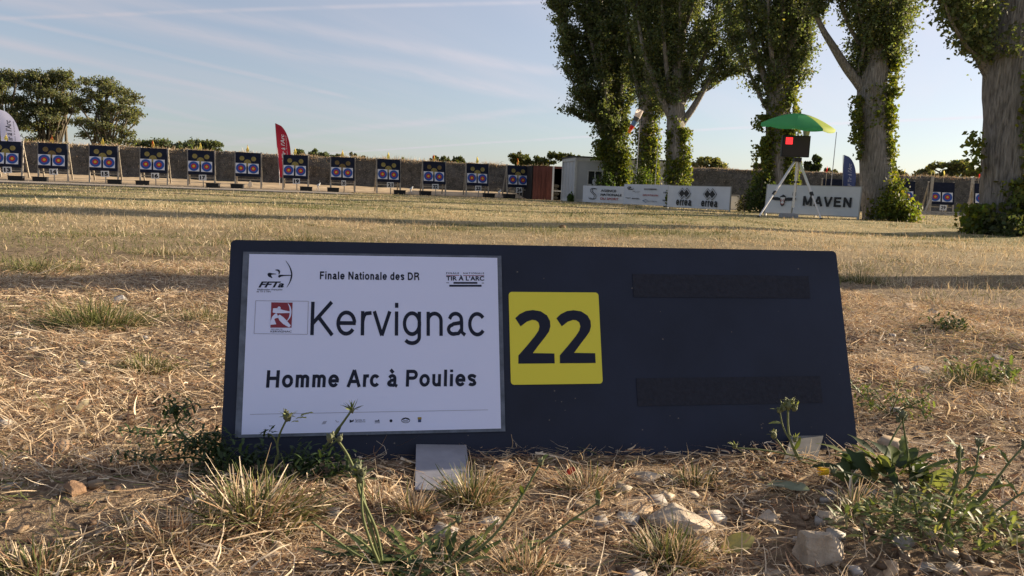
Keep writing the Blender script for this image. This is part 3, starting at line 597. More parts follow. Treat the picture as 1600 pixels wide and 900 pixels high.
for k in range(5): q = lerp(a, b, k / 4); MB().bar((q[0], q[1] + .1, .07), (q[0], q[1] - .7, .07), .08).build('sleeper', M_POST, pr)
# small flags seen above the right bank
for k, (px, c, lab) in enumerate(((1411, M_FLAGY, 'pale little flag above the bank right of the fifth poplar'), (1472, M_FLAGY, 'pale little flag above the bank over the target in the gap'), (1527, M_FLAGR, 'small orange red flag beside the rightmost trunk'), (1289, M_FLAGR, 'thin little flag on a stick left of the blue feather flag'))):
    p = P(px, 300, 44.8); o = flag_mb(60 + k).build('marker_flag', [c, M_POST]); o.location = (p[0], p[1], 0)
    o.scale = (1, 1, 1)
    for v in o.data.vertices: v.co.z += 2.15
    mb = MB(); mb.tube([(0, 0, 0), (0, 0, 2.2)], .012, 5); mb.build('stick', M_POST, o)
    tag(o, lab, 'flag', 'small flags above the right bank')

# ------------------------------------------------------------------ feather flags
def feather(px, pyb, pyt, Y, wpx, mcol, mtext, lab, lean=.04, seed=0, body='FF Tir à l’Arc', z_low=None, small=None):
    b = P(px, 300, Y); sc = Y / F; H = P(px, pyt, Y)[2]; z0 = P(px, pyb, Y)[2] if z_low is None else z_low; w = wpx * sc
    r = empty('feather_flag', (b[0], b[1], 0), 0, lab, 'flag', 'tall feather flags')
    hgt = H - z0; fr_ = (np.array([-lean * hgt, 0, z0]), np.array([1., 0.05, 0]), np.array([0, 0, 1.]), np.array([0.05, -1., 0]))
    def outer(v): return w * (1.0 if v < .45 else math.sqrt(max(0, 1 - ((v - .45) / .55) ** 2.3)))
    sh = lambda v: -.085 * hgt * v
    n = 24; V = []
    for i in range(n + 1):
        v = i / n
        for j in range(5):
            u = j / 4 * max(.03 * w, outer(v)) + sh(v) * .9; V.append((b[0] * 0 + u, .04 * math.sin(u * 5 + v * 7 + seed), z0 + v * hgt))
    cl = MB().add(V, [(i * 5 + j, i * 5 + j + 1, i * 5 + j + 6, i * 5 + j + 5) for i in range(n) for j in range(4)]).build('banner_cloth', mcol, r, smooth=True)
    t = MB(); V2, Fc = text_mesh(body, .02, .2); lo, hi = V2.min(0), V2.max(0); tt = (V2 - lo) / (hi - lo)
    vv = .22 + tt[:, 0] * .58; uu = w * (.62 - tt[:, 1] * .30) + sh(0) + np.array([sh(q) * .9 for q in vv])
    t.add(np.c_[uu, np.full(len(uu), -.065), z0 + vv * hgt], Fc)
    if small:
        V2, Fc = text_mesh(small, .0, .0); lo, hi = V2.min(0), V2.max(0); tt = (V2 - lo) / (hi - lo); vv = .2 + tt[:, 0] * .58; uu = w * (.80 - tt[:, 1] * .1) + np.array([sh(q) * .9 for q in vv]); t.add(np.c_[uu, np.full(len(uu), -.065), z0 + vv * hgt], Fc)
    t.build('lettering', mtext, cl)
    pts = [(sh(0) - .02, .03, 0)] + [(sh(v) * .9 - .02, .03, z0 + v * hgt) for v in np.linspace(0, 1, 6)]
    MB().tube(pts, .018, 6).build('pole', M_STEEL, r); MB().box((0, .03, .03), (.5, .5, .06)).build('base', M_BOX, r); return r
feather(437, 277, 193, row_Y(440) + 2.6, 20, mat('crimson_cloth', (.26, .020, .036), .8, .1, trans=.2), M_WHITE, 'tall dark red feather flag with white lettering behind targets 18 and 19', small='fédération française')
feather(9, 240, 171, row_Y(20) + 2.4, 30, mat('white_cloth', (.46, .47, .64), .8, .1, trans=.25), M_INK, 'tall white feather flag with dark lettering at the far left', seed=2, z_low=.9, small='fédération française')
feather(1318, 284, 242, 43.5, 19, mat('blue_cloth', (.03, .042, .11), .8, .1, trans=.2), M_GREY, 'dark blue feather flag beside the fifth poplar trunk', seed=4, z_low=.8)
# ------------------------------------------------------------------ cabin, container, banners
M_CABL = mat('cabin_panel', (.40, .41, .42), .7, .2, noise=.14, nscale=1.1, stretch=(1, 1, .3)); M_CABT = mat('cabin_trim', (.50, .50, .48), .7, .2, noise=.2, nscale=3)
M_GLASS = mat('dark_glass', (.025, .028, .03), .08, .6); M_ROOF = mat('roof_felt', (.06, .06, .06), .9, .1)
c0 = P(898, 300, 39); ob = empty('site_cabin', (c0[0], c0[1], -.05), R(11), 'pale grey site cabin with a sliding window behind the left end of the banners', 'cabin')
CL, CD, CH = 6.0, 2.55, 2.28
mb = MB(); mb.box((CL / 2, CD / 2, CH / 2 + .05), (CL, CD, CH - .1)); mb.build('wall', M_CABL, ob)
mb = MB()
for x, y in ((0, 0), (CL, 0), (0, CD), (CL, CD)): mb.box((x, y, CH / 2), (.12, .12, CH))
for y in (0, CD): mb.box((CL / 2, y, CH - .06), (CL - .13, .10, .17)); mb.box((CL / 2, y, .12), (CL - .13, .09, .14))
for x in (0, CL): mb.box((x, CD / 2, CH - .06), (.10, CD - .13, .17)); mb.box((x, CD / 2, .12), (.09, CD - .13, .14))
mb.build('corner_frame', M_CABT, ob)
mb = MB(); mb.box((CL / 2, CD / 2, CH + .06), (CL + .2, CD + .2, .06)); mb.build('roof', M_ROOF, ob)
mb = MB()
for x in (1.56, 2.35, 3.5, 4.7): mb.box((x, -.008, CH / 2), (.035, .02, CH - .36))
for y in (.65, 1.3, 1.95): mb.box((-.008, y, CH / 2), (.02, .035, CH - .36))
mb.box((-.0, CD / 2, .22), (.02, CD - .2, .03)); mb.build('panel_seams', M_CABT, ob)
wx0, wx1, wz0, wz1 = .62, 1.42, .93, 1.68
w = MB()
for q in ((wx0, wz0, wx1, wz0 + .05), (wx0, wz1 - .05, wx1, wz1), (wx0, wz0 + .05, wx0 + .05, wz1 - .05), (wx1 - .05, wz0 + .05, wx1, wz1 - .05), ((wx0 + wx1) / 2 - .03, wz0 + .05, (wx0 + wx1) / 2 + .03, wz1 - .05)):
    w.box(((q[0] + q[2]) / 2, -.03, (q[1] + q[3]) / 2), (q[2] - q[0], .07, q[3] - q[1]))
w.box(((wx0 + wx1) / 2, -.06, wz0 - .04), (wx1 - wx0 + .12, .14, .04))
wf = w.build('window', M_CABT, ob); MB().box(((wx0 + wx1) / 2, -.012, (wz0 + wz1) / 2), (wx1 - wx0 - .1, .02, wz1 - wz0 - .1)).build('pane', M_GLASS, wf)
mb = MB(); mb.prism([(0, 0), (.26, -.02), (.24, .16), (.15, .30), (.06, .27), (-.02, .15)], .01, (np.array([wx0 + .30, -.026, wz0 + .07]), EX, EZ, EN)); mb.build('curtain', M_PLAQ, wf)
# open container left of the cabin
M_RUST = mat('red_container_paint', (.17, .062, .05), .7, .2, noise=.35, nscale=2.5, stretch=(3, 3, .4)); M_VOID = mat('container_inside', (.03, .028, .027), .9, .1)
k0 = P(831, 300, 42.5); co = empty('container', (k0[0], k0[1], -.1), R(10), 'rusty red container with one door leaf open left of the grey cabin', 'container')
W2, H2, D2 = 2.45, 1.98, 4.5
mb = MB(); 
for q in (((.0, D2 / 2, H2 / 2), (.06, D2, H2)), ((W2, D2 / 2, H2 / 2), (.06, D2, H2)), ((W2 / 2, D2, H2 / 2), (W2 - .06, .06, H2)), ((W2 / 2, D2 / 2, H2 - .03), (W2 - .06, D2 - .06, .06)), ((W2 / 2, D2 / 2, .06), (W2 - .06, D2 - .06, .1))): mb.box(*q)
mb.build('wall', [M_VOID], co)
mb = MB(); n = 7
for i in range(n): mb.box((.03 + (i + .5) * 1.08 / n, -.05 - .012 * (i % 2), H2 / 2), (1.08 / n - .004, .05, H2 - .05))
d_ = mb.build('door', M_RUST, co)
for x in (.35, .8): MB().tube([(x, -.11, .15), (x, -.11, H2 - .15)], .018, 6).build('lock_bar', M_RUST, d_)
MB().box((1.16, -.06, H2 / 2), (.10, .10, H2)).build('post', M_PLAQ, co); MB().box((W2 / 2 + .4, -.04, H2 - .06), (W2 - .8, .08, .12)).build('lintel', M_RUST, co)
MB().box((1.85, .25, .62), (1.25, .05, .07)).build('rail', M_PLAQ, co)
for k, (x, y, z, rz_) in enumerate(((1.45, .8, .22, 5), (1.5, .8, .45, -6), (1.43, .8, .68, 4), (1.48, .8, .90, -3))):
    b = MB().ball((0, 0, 0), 1, 14, 8, sq=(.27, .20, .125), noise=.03, seed=k).build('sack', mat('sackcloth', (.26, .24, .20), .9, .1, noise=.2), None, True)
    v = co.matrix_basis @ Vector((x, y, z)) if False else Matrix.Translation(co.location) @ Matrix.Rotation(R(10), 4, 'Z') @ Vector((x, y, z)); b.location = v; b.rotation_euler = (0, 0, R(rz_ + 10))
    tag(b, ('lowest', 'second lowest', 'second highest', 'topmost')[k] + ' grey sack of the pile in the container doorway', 'sack', 'sacks piled in the container')

def panel(pl, pr, Yl, Yr, z0, z1):
    """frame of an upright panel between two photo columns at given distances"""
    a, b = P(pl, 300, Yl), P(pr, 300, Yr); a[2] = b[2] = 0; u = (b - a); w_ = np.linalg.norm(u); u /= w_; n = np.array([u[1], -u[0], 0]); return a, u, n, w_
M_VINYL = mat('white_banner_vinyl', (.56, .57, .60), .5, .3, noise=.06, nscale=3); M_FRAME = mat('galvanised_frame', (.36, .35, .34), .5, .4, metal=.3)
def banner(pl, pr, Yl, Yr, ztop, zbot, lab, frame_w=.04, tilt=0.0):
    a, u, n, w_ = panel(pl, pr, Yl, Yr, 0, 0); r = empty('advertising_banner', tuple(a), math.atan2(u[1], u[0]), lab, 'banner', 'white banners along the ground')
    h = ztop - zbot; uz = np.array([0, math.sin(tilt), math.cos(tilt)]); nn = np.array([0, -math.cos(tilt), math.sin(tilt)]); fr_ = (np.array([0, 0, zbot]), EX, uz, nn)
    s = MB(); k = 26; V = []                                      # the cloth is slightly slack between its ties
    for i in range(k + 1):
        for j in range(9):
            x, z = .0 + w_ * i / k, h * j / 8; dip = (.012 * math.sin(i * 1.9) + .010 * math.sin(j * 1.3 + i * .7)) * math.sin(math.pi * j / 8) * math.sin(math.pi * i / k)
            V.append(fr_[0] + EX * x + uz * z + nn * dip)
    s.add(V, [(i * 9 + j, (i + 1) * 9 + j, (i + 1) * 9 + j + 1, i * 9 + j + 1) for i in range(k) for j in range(8)]); cl = s.build('sheet', M_VINYL, r, True)
    if frame_w:
        f = MB(); q = lambda x, z: tuple(fr_[0] + EX * x + uz * z - nn * .03); g = frame_w
        f.bar(q(0, -zbot - .05), q(0, h + g * .5), g); f.bar(q(w_, -zbot - .05), q(w_, h + g * .5), g); f.bar(q(g / 2, h), q(w_ - g / 2, h), g * .9); f.bar(q(g / 2, .0), q(w_ - g / 2, .0), g * .9); f.build('frame', M_FRAME, r)
        f = MB(); f.bar(q(w_ * .5, h), (w_ * .5, .55, 0), g * .7); f.build('stay', M_FRAME, r)
    return r, cl, fr_, w_, h
LF = .03
M_BPRINT = mat('banner_black', (.02, .02, .022), .5, .3); M_BRED = mat('banner_red', (.35, .05, .04), .5, .3); M_BGREY = mat('banner_grey', (.2, .2, .22), .5, .3); M_BBLUE = mat('banner_blue', (.06, .12, .2), .5, .3)
# S emblem and three lines
r, cl, fr_, w_, h = banner(911, 977, 37, 35.2, .82, .04, 'white banner with a double line S emblem and three lines of capitals', .035)
t = MB()
for dx in (0, .035 * w_ / 2):
    S_ = [(.30, .80), (.245, .85), (.20, .80), (.19, .68), (.235, .56), (.28, .45), (.285, .30), (.25, .20), (.19, .20), (.155, .27)]
    ribbon(t, [((x + dx) * w_, z * h) for x, z in spline(S_, 5)], .028, fr_, LF)
t.build('emblem', M_BPRINT, cl); t = MB()
fit_text(t, 'AGENCE', rect_quad(.44 * w_, .66 * h, .80 * w_, .80 * h), fr_, LF, bold=.03); t.build('lettering', M_BPRINT, cl); t = MB(); fit_text(t, 'NATIONALE', rect_quad(.44 * w_, .42 * h, .93 * w_, .56 * h), fr_, LF, bold=.03); t.build('lettering', M_BPRINT, cl); t = MB()
fit_text(t, 'DU SPORT', rect_quad(.44 * w_, .18 * h, .86 * w_, .32 * h), fr_, LF, bold=.02); t.build('lettering', M_BRED, cl)
# sponsor sheet
r, cl, fr_, w_, h = banner(975, 1048, 34.2, 32, .92, .05, 'white banner covered with small rows of different dark emblems', .035)
t = MB()
ribbon(t, [(x * w_, z * h) for x, z in spline([(.08, .78), (.10, .86), (.16, .86), (.10, .76), (.2, .74)], 5)], .03, fr_, LF); fit_text(t, 'sport', rect_quad(.12 * w_, .73 * h, .23 * w_, .80 * h), fr_, LF, bold=.02)
fit_text(t, 'JVD', rect_quad(.20 * w_, .61 * h, .26 * w_, .68 * h), fr_, LF, shear=.4, bold=.02); ribbon(t, [(.26 * w_, .62 * h), (.36 * w_, .64 * h)], .012, fr_, LF)
fit_text(t, 'MAVEN', rect_quad(.20 * w_, .26 * h, .36 * w_, .33 * h), fr_, LF, bold=.02); ribbon(t, [(.05 * w_, .33 * h), (.11 * w_, .30 * h), (.17 * w_, .33 * h)], [.01, .03, .01], fr_, LF)
t.flat([(.45 * w_, .75 * h), (.72 * w_, .75 * h), (.72 * w_, .82 * h), (.45 * w_, .82 * h)], fr_, LF, 2); fit_text(t, 'HOYT', rect_quad(.58 * w_, .755 * h, .71 * w_, .815 * h), fr_, LF + .003, bold=.03)
fit_text(t, 'DECATHLON', rect_quad(.43 * w_, .45 * h, .76 * w_, .53 * h), fr_, LF, mi=1, bold=.03, shear=.2)
ribbon(t, [(x * w_, z * h) for x, z in ((.43, .20), (.50, .27), (.56, .19), (.50, .13), (.45, .19))], .025, fr_, LF, 3); fit_text(t, 'archerie', rect_quad(.56 * w_, .16 * h, .74 * w_, .24 * h), fr_, LF, mi=2, shear=.2)
fit_text(t, 'HHA', rect_quad(.86 * w_, .60 * h, .97 * w_, .68 * h), fr_, LF, bold=.03, shear=.2); fit_text(t, 'W&W', rect_quad(.85 * w_, .22 * h, .97 * w_, .30 * h), fr_, LF, bold=.04)
t.build('emblems', [M_BPRINT, M_BRED, M_BGREY, M_BBLUE], cl)
# double lozenge banner
r, cl, fr_, w_, h = banner(1044, 1141, 29.5, 27.2, .86, .06, 'framed white banner with two black double lozenges over lower case words', .05)
t = MB()
def loz(c, s, k, lift, mi):
    a = s * .5 * k; o_ = s * .26; y = a * 1.05
    top = max(0, a - o_) * 1.05
    t.flat([(c[0] - o_ - a, c[1]), (c[0] - o_, c[1] - y), (c[0], c[1] - top), (c[0] + o_, c[1] - y), (c[0] + o_ + a, c[1]), (c[0] + o_, c[1] + y), (c[0], c[1] + top), (c[0] - o_, c[1] + y)], fr_, lift, mi)
for cx in (.285, .70):
    c = (cx * w_, .66 * h); s = .30 * h * 1.75
    t = MB(); loz(c, s, 1.0, LF, 0); loz(c, s, .88, LF + .004, 1); loz(c, s, .70, LF + .008, 0)
    fit_strokes(t, 'errea', rect_quad((cx - .135) * w_, .09 * h, (cx + .135) * w_, .36 * h), fr_, LF, w=.15, eps=.002); t.build('emblem', [M_BPRINT, M_VINYL], cl)
# small white board behind its right end
a = P(1138, 300, 28.6); r = empty('white_board', (a[0], a[1], 0), R(14), 'small plain white framed board behind the right end of the lozenge banner', 'board')
MB().box((.20, 0, .30), (.46, .02, .5)).build('sheet', mat('warm_white', (.74, .72, .68), .7, .2), r); f = MB()  # sheet in one even warm white
for q in (((-.05, 0, -.05), (-.05, 0, .6)), ((.45, 0, -.05), (.45, 0, .6)), ((-.05, 0, .59), (.45, 0, .59)), ((-.05, 0, .05), (.45, 0, .05))): f.bar((q[0][0], -.02, q[0][2]), (q[1][0], -.02, q[1][2]), .035)
f.build('frame', M_FRAME, r)
# bird banner
r, cl, fr_, w_, h = banner(1198, 1344, 22.6, 21.0, .90, .09, 'framed white banner with a spread-winged bird emblem behind the tripod', .055, tilt=R(3))
t = MB(); fit_strokes(t, 'MAVEN', rect_quad(.415 * w_, .30 * h, .925 * w_, .64 * h), fr_, LF, w=.155, eps=.002); t.build('lettering', M_BPRINT, cl); t = MB()
cx, cz = .19, .50
for sgn in (-1, 1):
    ws = [(cx + sgn * .02, cz + .03), (cx + sgn * .06, cz + .07), (cx + sgn * .11, cz + .07), (cx + sgn * .15, cz + .045), (cx + sgn * .135, cz - .005), (cx + sgn * .09, cz - .045), (cx + sgn * .045, cz - .05), (cx + sgn * .02, cz - .05)]
    ws = [(x * w_, (z if True else 0) * h) for x, z in ws]; t.flat(ws if sgn > 0 else ws, fr_, LF, 0)
t.flat([((cx + x) * w_, (cz + z) * h) for x, z in ((-.034, .09), (-.02, -.20), (0, -.27), (.02, -.20), (.034, .09), (.02, .14), (.0, .17), (-.015, .13))], fr_, LF + .004, 0)
t.flat([((cx + x) * w_, (cz + z) * h) for x, z in ((-.027, .07), (-.016, -.16), (0, -.21), (.016, -.16), (.027, .07))], fr_, LF + .008, 2)
for pts_ in (((-.016, -.10), (-.016, .02), (0, -.06), (.016, .02), (.016, -.10)),): ribbon(t, [((cx + x) * w_, (cz + z) * h) for x, z in pts_], .022, fr_, LF + .012, 1)
ribbon(t, [((cx + x) * w_, (cz + z) * h) for x, z in ((-.018, -.15), (0, -.19), (.018, -.15))], .02, fr_, LF + .012, 1)
t.build('emblem', [M_BPRINT, M_BRED, M_PLAQ], cl)

# ------------------------------------------------------------------ tripod with score display, parasol, windsock, poles
M_ALU = mat('aluminium', (.62, .61, .60), .4, .5, metal=.5); M_PLASTIC = mat('dark_plastic', (.02, .02, .022), .5, .3)
TY = 20.0; ap = P(1246, 246, TY); tr = empty('tripod', (ap[0], ap[1], 0), 0, 'tall aluminium tripod standing in front of the bird banner', 'tripod')
feet = (ground(1186, 332), ground(1283, 343), ground(1238, 334)); feet = (P(1186, 332, 19.4), P(1283, 343.5, 19.0), P(1236, 334, 21.0))
for k, ft in enumerate(feet):
    q = np.array([ft[0] - ap[0], ft[1] - ap[1], gz(ft[0], ft[1])]); s = np.array([.06 * math.copysign(1, q[0]), 0, ap[2] - .10]); m = lerp(s, q, .56)
    lg = MB().bar(s, m, .062, .03).build('leg', M_ALU, tr); MB().bar(lerp(s, q, .54), lerp(s, q, .60), .075, .05).build('clamp', M_PLASTIC, lg); MB().bar(lerp(s, q, .60), lerp(s, q, .985), .04, .025).build('lower_leg', M_ALU, lg); MB().bar(lerp(s, q, .985), q, .07).build('foot', M_PLASTIC, lg)
MB().tube([(0, 0, .28), (0, 0, ap[2])], .03, 8).build('centre_column', M_ALU, tr); MB().box((0, 0, ap[2] - .06), (.18, .16, .10)).build('head', M_PLASTIC, tr)
MB().bar((-.1, -.0, .95), (.1, .0, .95), .05).build('brace', M_PLASTIC, tr)
b = P(1232, 337, 20.3); o = MB().box((0, 0, .05), (.42, .30, .10)).box((-.02, 0, .11), (.34, .22, .03)).build('control_box', M_STEEL); o.location = (b[0], b[1], 0); tag(o, 'flat grey box on the grass under the tripod', 'box')
dl = P(1223, 243.5, TY - .1); dr = P(1268, 213.5, TY - .1); cxx = (dl[0] + dr[0]) / 2; dw = dr[0] - dl[0]; dz0, dz1 = ap[2] + .01, dr[2] + .02
d = empty('score_display', (cxx, ap[1], dz0), R(-6), 'black electronic display with a lit red square on the tripod head', 'display'); dh = dz1 - dz0
bd = MB().box((0, .04, dh / 2), (dw, .14, dh)).build('housing', M_PLASTIC, d); MB().box((0, -.034, dh / 2), (dw - .06, .012, dh - .06)).build('screen', mat('led_screen', (.03, .022, .022), .35, .4, noise=.3, nscale=90), d)
mb = MB()
for i in range(4):
    for j in range(4): mb.box((-dw * .26 + (i - 1.5) * .044, -.043, dh * .74 + (j - 1.5) * .044), (.040, .008, .040))
mb.build('lit_square', mat('red_light', (.6, .03, .03), .5, .3, emit=((1, .03, .035), .75)), d)
MB().tube([(dw * .36, .05, dh), (dw * .37, .05, dh + .28)], [.07, .11], 8).build('pole_clip_cup', mat('grey_cone', (.42, .40, .38), .6, .2), d)  # pale cup-shaped clip by the parasol pole, gives no light
# parasol
M_CG = mat('green_cloth', (.085, .42, .18), .7, .2, trans=.5); M_CSUN = mat('sunlit_green_cloth', (.42, .52, .10), .7, .2, trans=.45)  # the lime is sun through the green canopy, put into the colour
pa = P(1250, 177, TY + .15); um = empty('parasol', (pa[0], pa[1], 0), 0, 'green parasol with sunlight painted lime on its right panels, shading the display on the tripod', 'parasol')
RU = .93; nseg = 8; zc = pa[2]; tiltm = np.array(Matrix.Rotation(R(3), 3, 'Y') @ Matrix.Rotation(R(7), 3, 'X'))
def cpt(a, r_): z = -.33 * (r_ / RU) ** 1.7; z -= .0; return np.array([r_ * math.cos(a), r_ * math.sin(a), z])
for s in range(nseg):
    V = []; na_, nr_ = 9, 9
    for i in range(na_):
        a = 2 * math.pi * (s + i / (na_ - 1)) / nseg + .37; sc_ = math.sin(math.pi * i / (na_ - 1))
        for j in range(nr_):
            r_ = RU * j / (nr_ - 1) * (1 - .045 * sc_ * (j / 8)); q = cpt(a, max(r_, .004)); q[2] -= .035 * sc_ * (j / 8) ** 1.5; V.append(tiltm @ q + np.array([0, 0, zc]))
        r_ = RU * (1 - .045 * sc_); q = cpt(a, r_); q[2] -= .035 * sc_ + .06 + .03 * sc_; V.append(tiltm @ q + np.array([0, 0, zc]))
    w2 = nr_ + 1; mb = MB().add(V, [(i * w2 + j, (i + 1) * w2 + j, (i + 1) * w2 + j + 1, i * w2 + j + 1) for i in range(na_ - 1) for j in range(nr_)])
    mid = 2 * math.pi * (s + .5) / nseg + .37
    mb.build('canopy_panel', M_CSUN if s in (0, 6, 7) else M_CG, um, True)  # right-hand panels get the painted sunlight colour
for s in range(nseg):
    a = 2 * math.pi * s / nseg + .37; MB().tube([tiltm @ (cpt(a, r_) - [0, 0, .012]) + np.array([0, 0, zc]) for r_ in np.linspace(.02, RU, 7)], .006, 5).build('rib', M_ALU, um)
MB().tube([(.0, 0, dz0 + .02), (0, 0, zc - .02)], .016, 8).build('pole', M_ALU, um); MB().tube([(0, 0, zc - .02), (0, 0, zc + .05)], [.03, .008], 8).build('finial', M_PLASTIC, um)
# windsock
wy = 35.3; q0, q1 = P(1000, 172, wy), P(982, 207, wy); ws = empty('windsock', tuple(q0), 0, 'striped windsock hanging limp on its pole in front of the leftmost poplars', 'windsock')
ax = q1 - q0; rs_ = [.17, .15, .125, .10, .08, .07]; brk = [0, .33, .50, .70, .87, 1.0]
for k, m_ in enumerate((mat('sock_white', (.72, .64, .60), .8, .1, trans=.4), mat('sock_grey', (.10, .10, .11), .8, .1), mat('sock_blue', (.16, .26, .44), .8, .1, trans=.2), mat('sock_red', (.62, .05, .04), .8, .1, trans=.3), mat('sock_orange', (.65, .27, .06), .8, .1, trans=.3))):
    ts = np.linspace(brk[k], brk[k + 1], 4); MB().tube([ax * t_ + np.array([.035 * math.sin(t_ * 3), 0, 0]) for t_ in ts], np.interp(ts, brk, rs_), 12, cap=False).build('stripe', m_, ws, True)
MB().tube([(.03, .02, .05), (.01, .06, -q0[2])], [.014, .026], 6).build('pole', M_STEEL, ws)
for px, pt, Y, lab in ((1022.5, 190, 34.3, 'thin bare pole between the second and third poplars'), (1297, 206, 22.6, 'thin upright rod behind the bird banner right of the tripod')):
    a = P(px, 300, Y); top = P(px + 2, pt, Y)[2]; o = MB().tube([(0, 0, -.05), (.03, 0, top)], [.016, .010], 6).build('rod', M_STEEL); o.location = (a[0], a[1], 0); tag(o, lab, 'pole')
# ------------------------------------------------------------------ trees
def leaf_quads(C, size, rs, axis=None, jit=.35, flat=0.0, asp=.62):
    """one four-cornered leaf per centre, turned at random"""
    n = len(C); d = rs.normal(0, 1, (n, 3)); d[:, 2] -= .5; d /= np.linalg.norm(d, axis=1)[:, None]
    e = rs.normal(0, 1, (n, 3)); e[:, 2] *= (1 - flat); e -= d * (e * d).sum(1)[:, None]; e /= np.linalg.norm(e, axis=1)[:, None]
    s = (size * rs.uniform(1 - jit, 1 + jit, n))[:, None]; w = s * asp
    return np.stack([C - d * s * .5, C + e * w * .5 - d * s * .08, C + d * s * .5, C - e * w * .5 - d * s * .08], 1)
def leaf_cols(n, rs, base, var=.3, yellow=.1):
    c = np.array(base)[None] * rs.uniform(1 - var, 1 + var, (n, 1)); c = c * (1 + rs.normal(0, .08, (n, 3))); k = rs.random(n) < yellow
    c[k] = c[k] * np.array([1.7, 1.45, .8]); return np.repeat(np.clip(c, .002, .9), 4, 0)
def foliage(name, C, size, rs, base, parent, var=.3, yellow=.08, mat_=None, asp=.62):
    q = leaf_quads(C, size, rs, asp=asp); return quads_mesh(name, q.reshape(-1, 3), len(C), mat_ or M_LEAF, leaf_cols(len(C), rs, base, var, yellow), parent)
def along(pts, n, rs, r0, r1, t0=0., t1=1., power=1.):
    """points scattered round a limb, farther out towards its tip"""
    p = np.array(pts); t = t0 + (t1 - t0) * rs.random(n) ** power; f = t * (len(p) - 1); i = np.minimum(f.astype(int), len(p) - 2); c = p[i] + (p[i + 1] - p[i]) * (f - i)[:, None]
    g = rs.normal(0, 1, (n, 3)); g /= np.linalg.norm(g, axis=1)[:, None]; r = (r0 + (r1 - r0) * t) * rs.random(n) ** .5
    return c + g * r[:, None]
POPLAR = (.105, .128, .062)
def poplar(name_lab, Y, trunk_px, rpx, limbs, leaf, seed, height=17., n_extra=26, shoots=(), base_shift=0, trunk_leaf=1.0, spread=1.0, limb_from=None, dens=1.0, twigs=True):
    """trunk_px: photo columns/rows up the trunk at distance Y; limbs: photo polylines with a depth drift; then limbs of its own kind above and behind"""
    rs = np.random.default_rng(seed); pts = [P(x, y, Y) for x, y in trunk_px]; pts[0][2] = -.15; pts = np.array(pts); sc = Y / F
    r0 = empty('poplar', (pts[0][0], pts[0][1], 0), 0, name_lab, 'tree', 'row of tall poplars'); o = np.array([pts[0][0], pts[0][1], 0.]); pts = pts - o
    top = pts[-1]; dirn = (pts[-1] - pts[-2]); dirn /= np.linalg.norm(dirn); k = 5; ext = [top + (np.array([dirn[0] * .5, 0, 1]) * (height - top[2]) * (i + 1) / k) for i in range(k)]
    path = spline(np.vstack([pts, ext]), 6); rad = np.array(rpx) * sc / 2 * .90
    z = path[:, 2]; zr = np.r_[pts[:, 2], height]; rr = np.r_[rad, .04]; R_ = np.interp(z, zr, rr); R_[0] *= 1.2; R_[1] *= 1.08
    MB().tube(path, R_, 20, flute=.13, seed=seed).build('trunk', M_BARK, r0, True)
    L_ = []; LB = MB()
    for (pl, wpx, dy, *lf) in limbs:
        n = len(pl); q = np.array([P(x, y, Y + dy * i / (n - 1)) for i, (x, y) in enumerate(pl)]) - o
        zb = q[0][2] - .35 - wpx * sc * .5; q = np.vstack([[np.interp(zb, z, path[:, 0]), np.interp(zb, z, path[:, 1]), zb], q])    # rooted inside the trunk
        e = q[-1] + (q[-1] - q[-2]) * np.array([.35, .35, 1.]) / np.linalg.norm(q[-1] - q[-2]) * 1.8; q = spline(np.vstack([q, e]), 5)
        LB.tube(q, np.linspace(wpx * sc / 2, .012, len(q)) ** 1.0, 8, flute=.06, seed=seed + 3); L_.append((q, 1, lf[0] if lf else .18))
    zs = limb_from or pts[-1][2] * .55
    for i in range(n_extra):
        zz = zs + (height * .93 - zs) * rs.random() ** 1.25; c = np.array([np.interp(zz, z, path[:, 0]), np.interp(zz, z, path[:, 1]), zz]); a = rs.uniform(0, 6.28) if i > 1 else (1.57 + 3.1 * i)
        ln = (1.4 + 2.2 * (1 - (zz - zs) / (height - zs))) * rs.uniform(.7, 1.2); out = np.array([math.cos(a), math.sin(a), 0]) * spread
        q = np.array([c, c + out * ln * .22 + [0, 0, ln * .30], c + out * ln * .36 + [0, 0, ln * .75], c + out * ln * .42 + [0, 0, ln * 1.25]]); q = spline(q, 4)
        LB.tube(q, np.linspace(max(.018, np.interp(zz, z, R_) * .38), .008, len(q)), 6); L_.append((q, .8, .1))
    C = []; vis = P(800, -40, Y)[2]
    for q, w, t0 in L_:
        ln = np.linalg.norm(np.diff(q, axis=0), axis=1).sum(); zt = q[:, 2].mean()
        n = int(ln * 900 * dens * w * (.09 / leaf) ** 1.6 * (1 if zt < vis + .5 else .30)); rl = .18 + .26 * min(1, ln / 2.5)
        n_tw = max(3, int(ln * 14))                               # side twigs carry the leaves in tufts
        t = rs.uniform(t0, 1, n_tw); f = t * (len(q) - 1); ii = np.minimum(f.astype(int), len(q) - 2); b = q[ii] + (q[ii + 1] - q[ii]) * (f - ii)[:, None]
        d = rs.normal(0, 1, (n_tw, 3)); d[:, 2] = np.abs(d[:, 2]) * .9 + .35; d /= np.linalg.norm(d, axis=1)[:, None]; tl = rl * rs.uniform(.7, 2.0, n_tw)
        tip = b + d * tl[:, None]
        if twigs:
            for a_, t_ in zip(b[::3], tip[::3]):
                if a_[2] < vis: LB.tube([a_, (a_ + t_) / 2 + [0, 0, .02], t_], [.012, .008, .004], 4, cap=False)
        per = max(2, n // n_tw)
        for a_, t_ in zip(b, tip):
            s = rs.random((per, 1)) ** .7; C.append(a_ + (t_ - a_) * s + rs.normal(0, 1, (per, 3)) * (.035 + .075 * s) * (leaf / .09) ** .5)
    LB.build('limbs', M_BARK, r0, True)
    C = np.vstack(C); big = C[:, 2] > vis + .6
